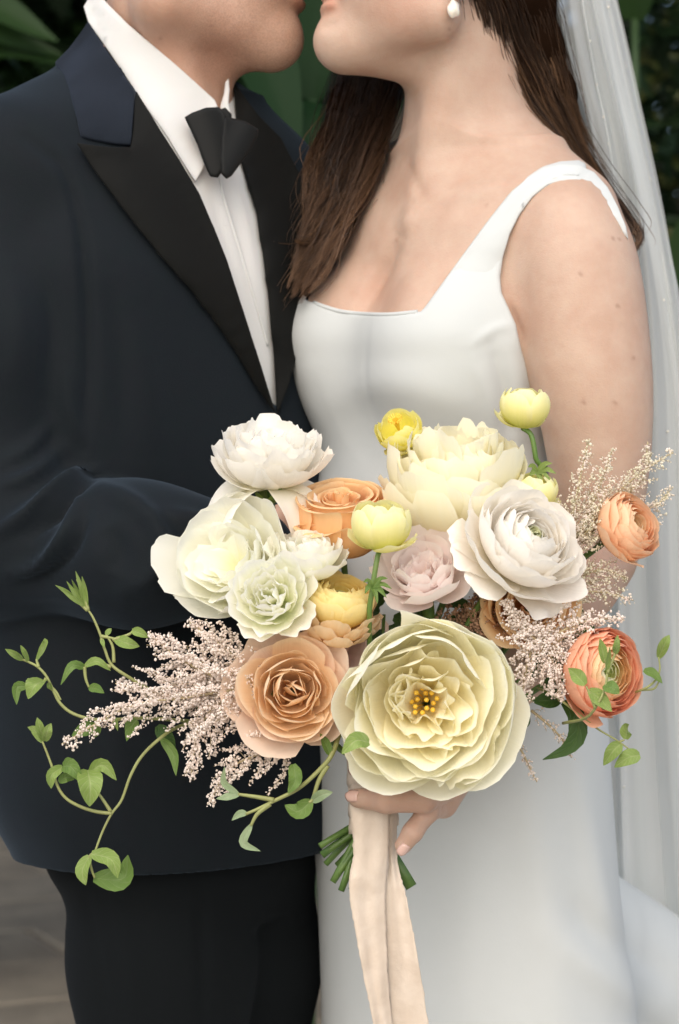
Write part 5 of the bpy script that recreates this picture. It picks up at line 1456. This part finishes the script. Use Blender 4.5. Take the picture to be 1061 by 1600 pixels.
# ------------------------------------------------------------------ leaves and vines
def leaf_geo(base, tip, width, sag=(0, 0, 0), up=(0, -1, .3), fold=.35, nu=7, nv=10, shape=1.0, mids=None, wavy=.0):
    b, t = np.array(base, float), np.array(tip, float)
    if mids is not None:
        C = catmull([b] + [np.array(m, float) for m in mids] + [t], nv)
    else:
        C = catmull([b, (b + t) / 2 + np.array(sag), t], nv)
    T = np.gradient(C, axis=0); T /= np.linalg.norm(T, axis=1)[:, None] + 1e-12
    n0 = np.array(up, float); Nn = n0[None] - T * (T @ n0)[:, None]; Nn /= np.linalg.norm(Nn, axis=1)[:, None] + 1e-12
    S = np.cross(T, Nn)
    v = np.linspace(0, 1, nv); w = width * .5 * (np.sin(np.pi * np.clip(v * .94 + .05, 0, 1) ** (.8 * shape)) ** .85)
    u = np.linspace(-1, 1, nu)
    P = C[:, None] + S[:, None] * (u[None, :, None] * w[:, None, None]) + Nn[:, None] * (fold * (np.abs(u) ** 1.3)[None, :, None] * w[:, None, None] + wavy * np.sin(v * 14)[:, None, None] * u[None, :, None] * w[:, None, None])
    i, j = np.meshgrid(np.arange(nv - 1), np.arange(nu - 1), indexing='ij')
    Fq = np.stack([i * nu + j, i * nu + j + 1, (i + 1) * nu + j + 1, (i + 1) * nu + j], -1).reshape(-1, 4)
    uv = np.stack([np.broadcast_to(u * .5 + .5, (nv, nu)), np.broadcast_to(v[:, None], (nv, nu))], -1).reshape(-1, 2)
    return P.reshape(-1, 3), Fq, uv
lr = random.Random(12)
def leaf(parent, x0, y0, x1, y1, w, d, m='young', dd=None, sag=None, fold=None, mids=None, up=None, wavy=.1):
    """leaf from pixel (x0,y0) to (x1,y1), w pixels wide, at distance d"""
    d1 = d + (dd if dd is not None else lr.uniform(-.014, .006))
    sg = sag if sag is not None else (0, lr.uniform(-.006, .003), lr.uniform(-.001, .004))
    P, Fq, uv = leaf_geo(W(x0, y0, d), W(x1, y1, d1), w * d / F, sg, up or (lr.uniform(-.4, .4), -1, lr.uniform(.1, .6)), fold if fold is not None else lr.uniform(.15, .5), mids=mids, wavy=wavy)
    me = mesh_from('leaf', P, Fq, uv); me.materials.append(LM[m]); me.polygons.foreach_set('use_smooth', [True] * len(me.polygons))
    o = bpy.data.objects.new('leaf', me); COL.objects.link(o); o.parent = parent; o.matrix_parent_inverse = Matrix.Translation(parent.location).inverted()
    return o
def vine(label, stems, leaves, d, r=.0016, m='stem_pale'):
    o = empty('vine_sprig', W(*stems[0][0][:2], d)); tag(o, label, 'vine', 'vine sprigs in the bouquet')
    for s in stems:
        L_ = [tuple(W(q[0], q[1], q[2] if len(q) > 2 else d)) for q in s]
        P = catmull(L_, max(8, 5 * len(L_)))
        tube_obj('stem', P, np.linspace(r, r * .55, len(P)), M[m], o, 7)
    for l in leaves: leaf(o, *l[:5], l[5] if len(l) > 5 else d, *(l[6:]))
    return o
D = 1.755
vine('clematis vine rising at the left with slender leaf buds at its tip',
     [[(330, 1110, 1.79), (250, 1085, 1.77), (198, 1056), (174, 1038), (164, 1015), (157, 992), (146, 966), (137, 952)], [(137, 954), (122, 940), (104, 926)], [(138, 954), (130, 925), (120, 905)], [(158, 994), (180, 998)], [(176, 1000), (200, 992), (208, 986)], [(174, 1042), (152, 1036), (132, 1042)], [(132, 1042), (134, 1060), (139, 1074)], [(178, 1035), (176, 1010), (166, 992)]],
     [(137, 955, 118, 892, 9), (136, 953, 128, 900, 8), (130, 945, 104, 908, 8), (120, 938, 86, 914, 8), (126, 940, 112, 905, 7), (134, 948, 96, 922, 7), (180, 998, 218, 1010, 20), (206, 985, 232, 996, 15), (166, 994, 174, 982, 9), (132, 1042, 95, 1070, 15, D, 'mid', -.01, (0, -.004, .008)), (132, 1041, 173, 1048, 14, D, 'young', 0, (0, -.004, .006)), (139, 1074, 163, 1083, 15, D, 'mid'), (158, 996, 163, 1012, 7)], D)
vine('clematis vine reaching furthest left, curled leaves along it',
     [[(330, 1130, 1.80), (230, 1122, 1.775), (160, 1125), (119, 1117), (95, 1100), (82, 1076), (72, 1056), (59, 1042), (44, 1034), (34, 1030)], [(60, 1042), (57, 1030)], [(80, 1074), (88, 1082), (95, 1094)], [(72, 1060), (68, 1066)]],
     [(36, 1031, 8, 1014, 11), (44, 1034, 32, 1008, 9), (57, 1032, 70, 997, 13, D, 'young', -.01, (.004, -.004, .004)), (70, 1064, 44, 1092, 30, D, 'young', -.016, (0, -.008, .004), .5), (42, 1072, 26, 1101, 17, D, 'mid', -.004, (-.004, 0, .006)), (76, 1066, 82, 1080, 9), (154, 1137, 112, 1150, 24, D, 'mid'), (156, 1134, 148, 1152, 12, D, 'mid'), (214, 1125, 198, 1158, 22, 1.76, 'mid'), (175, 1120, 184, 1142, 9)], D)
vine('long curving clematis vine hanging at the lower left with broad leaves',
     [[(330, 1120, 1.80), (280, 1135, 1.78), (251, 1153), (222, 1181), (204, 1212), (190, 1250), (174, 1272), (160, 1300), (148, 1332)], [(175, 1271), (150, 1268), (125, 1260), (103, 1247), (90, 1228), (82, 1200), (74, 1178), (66, 1158)], [(173, 1268), (160, 1248), (148, 1232)], [(148, 1332), (140, 1340), (143, 1358), (148, 1372)]],
     [(68, 1158, 58, 1121, 14), (70, 1158, 80, 1130, 16), (66, 1160, 43, 1136, 14), (137, 1203, 140, 1260, 40, D, 'young', -.012, (.002, -.008, .004), .35), (98, 1197, 128, 1222, 25, D, 'mid', -.008, (0, -.004, .006)), (141, 1206, 182, 1219, 22, D, 'young', -.004, (0, -.002, .009)), (98, 1198, 80, 1232, 18, D, 'young', -.006, (-.004, -.004, .002)), (92, 1222, 116, 1218, 16, D, 'mid'),
      (140, 1337, 134, 1383, 22, D, 'young', -.006, (-.004, -.003, 0)), (143, 1334, 184, 1372, 26, D - .004, 'young', -.012, (.006, -.006, .006), .4), (146, 1372, 200, 1336, 38, D + .004, 'mid', 0, (.010, .002, -.010), .3), (246, 1134, 274, 1168, 24, 1.77, 'dark'), (252, 1153, 275, 1212, 17, 1.765, 'mid', -.006, (.004, 0, .002))], D)
D = 1.735
vine('thin grey green vine trailing below the tan rose towards the left',
     [[(535, 1130, 1.76), (520, 1176), (500, 1202), (466, 1232), (427, 1252), (405, 1263), (384, 1272)], [(428, 1250), (400, 1245), (372, 1241)], [(422, 1256), (402, 1272), (392, 1290)], [(512, 1196), (498, 1220), (488, 1250), (480, 1252)]],
     [(386, 1271, 362, 1282, 12, D, 'grey'), (373, 1241, 351, 1198, 11, D, 'grey', -.006, (-.006, 0, -.002)), (374, 1241, 338, 1248, 13, D, 'grey'), (393, 1288, 407, 1330, 14, D, 'grey', 0, (-.010, 0, -.004)), (458, 1194, 450, 1240, 22, D, 'mid', -.006, (.004, -.004, 0), .3, None, None, .4), (486, 1252, 445, 1258, 28, D, 'mid', -.004, (0, -.004, -.006)), (487, 1252, 520, 1238, 17, D, 'grey'), (577, 1160, 534, 1178, 28, 1.65, 'young', -.008, (0, -.004, .006)), (516, 1180, 500, 1146, 15, D, 'mid')], D, .0022)
D = 1.672
vine('leafy sprig standing in front of the coral ranunculus',
     [[(880, 1130, 1.74), (915, 1122, 1.69), (934, 1100), (946, 1072), (949, 1045), (944, 1030)], [(949, 1052), (958, 1030), (962, 1018)], [(930, 1106), (922, 1085), (916, 1072)]],
     [(945, 1036, 937, 997, 15), (961, 1022, 965, 992, 12), (948, 1050, 953, 1010, 10), (915, 1070, 888, 1044, 23), (920, 1078, 956, 1112, 25), (944, 1070, 968, 1084, 22, D, 'mid')], D, .0013)
D = 1.74
vine('fine vine trailing down to the right over the veil with heart leaves',
     [[(840, 1075, 1.78), (870, 1090), (903, 1115), (934, 1139), (964, 1157), (997, 1181)], [(968, 1159), (976, 1156)]],
     [(978, 1155, 983, 1132, 20), (970, 1162, 943, 1196, 23), (1000, 1180, 960, 1199, 26)], D, .0011)
vine('small vine tip curling out to the right of the coral ranunculus',
     [[(960, 1090, 1.79), (1003, 1078), (1024, 1063), (1031, 1046), (1029, 1026)], [(1003, 1078), (1022, 1076), (1030, 1064)]],
     [(1029, 1028, 1046, 992, 17), (1032, 1024, 1036, 1000, 9), (1006, 1047, 1035, 1068, 16, D, 'mid')], D, .0011)
o = empty('leaf_branch', W(870, 1090, 1.765)); tag(o, 'dark green leaves hanging under the right plumes', 'leaves', 'vine sprigs in the bouquet')
tube_obj('stem', catmull([tuple(W(*q)) for q in ((760, 1100, 1.80), (820, 1092, 1.78), (872, 1094, 1.765))], 10), .0016, M['stem'], o)
leaf(o, 880, 1097, 848, 1187, 30, 1.755, 'dark', 0, mids=[W(900, 1118, 1.75), W(902, 1150, 1.75), W(884, 1172, 1.752)], fold=.3)
leaf(o, 876, 1094, 832, 1097, 28, 1.76, 'dark'); leaf(o, 858, 1030, 884, 1050, 26, 1.765, 'dark'); leaf(o, 826, 1118, 806, 1136, 26, 1.775, 'dark'); leaf(o, 850, 1062, 876, 1082, 24, 1.77, 'dark')
# palmate leaves on the globeflower stems
for (x, y, d, par) in ((582, 918, 1.728, gl_a.o), (839, 738, 1.808, gl_b.o)):
    for (dx, dy) in ((24, -14), (30, 2), (22, 16), (8, 26), (-14, -8), (-12, 10)):
        leaf(par, x, y, x + dx, y + dy, 9, d, 'mid' if par is gl_a.o else 'young', -.006, (0, 0, .003), .3)

# dark greenery that fills the gaps between the blooms
gr = random.Random(5)
for (cx, cy, d, lab) in ((600, 960, 1.83, 'dark leaf spray deep in the bouquet middle'), (760, 950, 1.83, 'dark leaf spray behind the front peony'), (470, 960, 1.83, 'dark leaf spray deep behind the lisianthus'), (880, 1010, 1.83, 'dark leaf spray under the right plumes')):
    o = empty('leaf_spray', W(cx, cy, d)); tag(o, lab, 'leaves', 'greenery filling the bouquet')
    tube_obj('stem', catmull([tuple(W(cx, cy, d)), tuple(W((cx + 585) / 2, (cy + 1238) / 2, 1.82)), tuple(BIND)], 10), .0015, M['stem_cut'], o)
    for k in range(11):
        a = k * 2.4; r1 = gr.uniform(8, 34); r2 = r1 + gr.uniform(30, 56)
        leaf(o, cx + r1 * math.cos(a), cy + r1 * math.sin(a), cx + r2 * math.cos(a), cy + r2 * math.sin(a), gr.uniform(20, 34), d + gr.uniform(-.03, .02), 'dark')

# ------------------------------------------------------------------ astilbe plumes
ico = bmesh.new(); bmesh.ops.create_icosphere(ico, subdivisions=1, radius=1.0)
IV = np.array([v.co[:] for v in ico.verts]); IF = np.array([[v.index for v in f_.verts] for f_ in ico.faces]); ico.free()
def plume(label, path, width, d, n_branch=26, m='astil', seed=1, fl=.00125, dens=1.0, name='astilbe_plume', floor=.25):
    rs = np.random.default_rng(seed)
    P = catmull([tuple(W(q[0], q[1], q[2] if len(q) > 2 else d)) for q in path], 40)
    o = empty(name, tuple(P[0])); tag(o, label, 'plume', 'feathery plumes of the bouquet')
    tube_obj('stem', P, np.linspace(.0013, .0005, 40), M['astil_stem'], o, 6)
    T = np.gradient(P, axis=0); T /= np.linalg.norm(T, axis=1)[:, None]
    wm = width * d / F
    SV, SF, b0, C, Rr = [], [], 0, [], []
    for k in range(n_branch):
        t = (k + rs.uniform(0, 1)) / n_branch; i = min(39, int(t * 39))
        a = k * 2.39996; t_ = T[i]
        n1 = np.cross(t_, [0, 1, 0.01]); n1 /= np.linalg.norm(n1); n2 = np.cross(t_, n1)
        dr = n1 * math.cos(a) + n2 * math.sin(a) * .75
        L_ = wm * ((1 - t) ** .85 + .12) * rs.uniform(.55, 1.35)
        tip = P[i] + (dr * .85 + t_ * .75) * L_ + np.array([0, 0, -.10 * L_])
        B = catmull([P[i], P[i] + (dr * .55 + t_ * .25) * L_, tip], 10)
        v, q = tube(B, .00028, 3, False); SV.append(v); SF.append(q + b0); b0 += len(v)
        nf = max(4, int(L_ / .0013 * dens))
        for _ in range(nf):
            s = rs.uniform(.08, 1) ; c = np.array([np.interp(s, np.linspace(0, 1, 10), B[:, c_]) for c_ in range(3)])
            C.append(c + rs.normal(0, .0009 + .0013 * (1 - s), 3)); Rr.append(fl * rs.uniform(.55, 1.25) * (1.15 - .35 * s))
    tipn = int(30 * dens)
    for _ in range(tipn):
        s = rs.uniform(.6, 1); i = min(39, int(s * 39)); C.append(P[i] + rs.normal(0, .0013, 3)); Rr.append(fl * rs.uniform(.6, 1.1))
    C = np.array(C); Rr = np.array(Rr); n = len(C)
    sq = rs.uniform(.55, 1.5, (n, 1, 3))
    V = (C[:, None] + IV[None] * Rr[:, None, None] * sq).reshape(-1, 3)
    Fc = (IF[None] + (np.arange(n) * len(IV))[:, None, None]).reshape(-1, 3)
    fo = link('florets', mesh_from('florets', V, Fc), M[m], o); fo['kind'] = 'stuff'
    br = link('branchlets', mesh_from('branchlets', np.vstack(SV), np.vstack(SF)), M['astil_stem'], o); br['kind'] = 'stuff'
    return o
PL = [
 ('blush astilbe plume pointing furthest left over the jacket', [(380, 1075), (290, 1090), (200, 1105), (96, 1163)], 76, 1.745, 40, 'astil'),
 ('blush astilbe plume rising to the upper left of the tan rose', [(390, 1085), (320, 1050), (275, 1025), (232, 990)], 64, 1.75, 34, 'astil'),
 ('short blush astilbe plume under the left lisianthus', [(400, 1060), (365, 1025), (335, 1000), (296, 972)], 58, 1.755, 30, 'astil'),
 ('blush astilbe plume hanging down at the left of the tan rose', [(370, 1080), (330, 1110), (308, 1150), (298, 1218)], 60, 1.75, 32, 'astil'),
 ('blush astilbe plume hanging under the tan rose', [(450, 1165), (400, 1180), (355, 1205), (327, 1256)], 52, 1.75, 28, 'astil'),
 ('blush astilbe plume bushing out left of the tan rose', [(395, 1100), (330, 1085), (260, 1085), (180, 1068)], 74, 1.76, 36, 'astil'),
 ('blush astilbe tuft tucked against the tan rose', [(395, 1110), (370, 1090), (345, 1075), (320, 1040)], 56, 1.755, 26, 'astil'),
 ('pale astilbe plume pointing straight up beside the bare arm', [(880, 860), (895, 800), (906, 750), (920, 686)], 42, 1.80, 26, 'astil_g'),
 ('pale astilbe plume leaning up right against the arm', [(890, 860), (920, 800), (940, 750), (958, 700)], 44, 1.805, 26, 'astil_g'),
 ('pale astilbe plume reaching the top right corner of the bouquet', [(900, 850), (955, 780), (1000, 740), (1052, 706)], 44, 1.81, 28, 'astil_g'),
 ('pale astilbe plume behind the peach ranunculus', [(900, 860), (960, 790), (1005, 745), (1012, 690)], 40, 1.815, 26, 'astil_g'),
 ('fine green tipped plume at the right behind peach ranunculus', [(930, 850), (990, 800), (1025, 790), (1050, 762)], 34, 1.82, 20, 'astil_g'),
 ('thick pale plume left of the peach ranunculus', [(870, 900), (900, 850), (925, 820), (945, 770)], 60, 1.80, 32, 'astil_g'),
 ('pale plume under the elbow pointing right', [(850, 960), (900, 930), (940, 925), (990, 938)], 44, 1.79, 26, 'astil_g'),
 ('pale plume beneath the peach ranunculus', [(860, 940), (905, 905), (940, 890), (982, 905)], 44, 1.795, 26, 'astil_g'),
 ('blush plume pointing up left between peony and orange rose', [(850, 1010), (820, 985), (805, 965), (786, 938)], 40, 1.735, 26, 'astil'),
 ('blush plume hanging down beside the front peony', [(860, 985), (830, 1020), (818, 1070), (812, 1130)], 46, 1.735, 30, 'astil'),
 ('blush plume above the coral ranunculus', [(840, 1010), (880, 985), (920, 970), (975, 966)], 44, 1.74, 28, 'astil'),
 ('blush plume left of the coral ranunculus', [(850, 990), (862, 1030), (872, 1060), (878, 1095)], 46, 1.738, 26, 'astil'),
 ('thin dusky plume tip hanging below the right leaves', [(830, 1110), (860, 1135), (880, 1158), (893, 1184)], 14, 1.765, 16, 'astil'),
 ('thinnest dusky plume tip hanging below the front peony', [(795, 1140), (812, 1168), (826, 1195), (839, 1222)], 12, 1.775, 14, 'astil'),
 ('brownish plume deep in the shade behind the front peony', [(690, 1000), (720, 975), (745, 960), (770, 930)], 56, 1.80, 30, 'astil_b'),
 ('brown dried plume between front peony and orange rose', [(760, 1010), (765, 980), (760, 955), (752, 925)], 50, 1.79, 28, 'astil_b'),
]
for k, (lab, path, w, d, nb_, mm) in enumerate(PL):
    thin = w < 20
    plume(lab, path, w, d, nb_, mm, 200 + k, .0009 if (mm == 'astil_g' or thin) else .00105, .6 if thin else (1.8 if mm == 'astil_g' else 2.8))

# ------------------------------------------------------------------ ribbon
rib = empty('silk_ribbon', tuple(BIND)); tag(rib, 'blush silk ribbon tied round the stems with long hanging tails', 'ribbon')
def strip(name, left, right, dl, dr, nv=90, nu=15, wav=.0007, seed=0):
    rs = np.random.default_rng(seed)
    Lc = catmull(left, nv); Rc = catmull(right, nv); v = np.linspace(0, 1, nv)
    dL = np.interp(v, np.linspace(0, 1, len(dl)), dl); dR = np.interp(v, np.linspace(0, 1, len(dr)), dr)
    fr = rs.normal(0, .5, (nv, 2))
    P = []
    for i in range(nv):
        for j in range(nu):
            u = j / (nu - 1)
            x = Lc[i, 0] * (1 - u) + Rc[i, 0] * u + (fr[i, 0] if j == 0 else fr[i, 1] if j == nu - 1 else 0); y = Lc[i, 1] * (1 - u) + Rc[i, 1] * u
            d = dL[i] * (1 - u) + dR[i] * u + wav * (math.sin(u * 4 + v[i] * 11 + seed) + .7 * math.sin(v[i] * 37 + u * 5)) - .001 * math.sin(math.pi * u) + .0007 * math.sin(u * 11 + 3 * v[i] + seed * 2)
            P.append(tuple(W(x, y, d)))
    i, j = np.meshgrid(np.arange(nv - 1), np.arange(nu - 1), indexing='ij')
    Fq = np.stack([i * nu + j, (i + 1) * nu + j, (i + 1) * nu + j + 1, i * nu + j + 1], -1).reshape(-1, 4)
    o = link(name, mesh_from(name, P, Fq), M['silk'], rib)
    s_ = o.modifiers.new('t', 'SOLIDIFY'); s_.thickness = .0007
    return o
strip('ribbon_tail', [(544, 1236), (552, 1325), (545, 1385), (556, 1460), (572, 1545), (592, 1640), (620, 1780), (640, 1900)], [(608, 1236), (608, 1330), (603, 1400), (604, 1460), (608, 1545), (618, 1640), (640, 1780), (668, 1900)], [1.772, 1.762, 1.76, 1.768, 1.775], [1.774, 1.768, 1.768, 1.776, 1.785], seed=1)
strip('ribbon_tail', [(600, 1238), (600, 1335), (601, 1400), (603, 1460), (607, 1545), (617, 1640), (650, 1780), (690, 1930)], [(622, 1238), (621, 1340), (634, 1400), (646, 1460), (661, 1545), (676, 1640), (705, 1780), (745, 1930)], [1.780, 1.776, 1.776, 1.782, 1.79], [1.790, 1.77, 1.766, 1.775, 1.785], seed=2)
# wrapped band: overlapping turns round the stem bundle
for k, (y0, y1, rr) in enumerate(((1178, 1226, .0205), (1212, 1268, .0200), (1248, 1296, .0195))):
    nv, nu = 6, 40; P = []
    for i in range(nv):
        for j in range(nu + 1):
            a = 2 * math.pi * j / nu; t = i / (nv - 1)
            c = W(583, y0 + (y1 - y0) * t, 1.800)
            r_ = rr * (1 + .03 * math.sin(3 * a + k) + .02 * math.sin(t * 9 + a * 2))
            P.append((c.x + r_ * math.cos(a), c.y + r_ * .82 * math.sin(a), c.z + .004 * math.sin(a + k)))
    Fq = [(i * (nu + 1) + j, i * (nu + 1) + j + 1, (i + 1) * (nu + 1) + j + 1, (i + 1) * (nu + 1) + j) for i in range(nv - 1) for j in range(nu)]
    o = link('ribbon_wrap', mesh_from('ribbon_wrap', P, Fq), M['silk'], rib)
    s_ = o.modifiers.new('t', 'SOLIDIFY'); s_.thickness = .0012
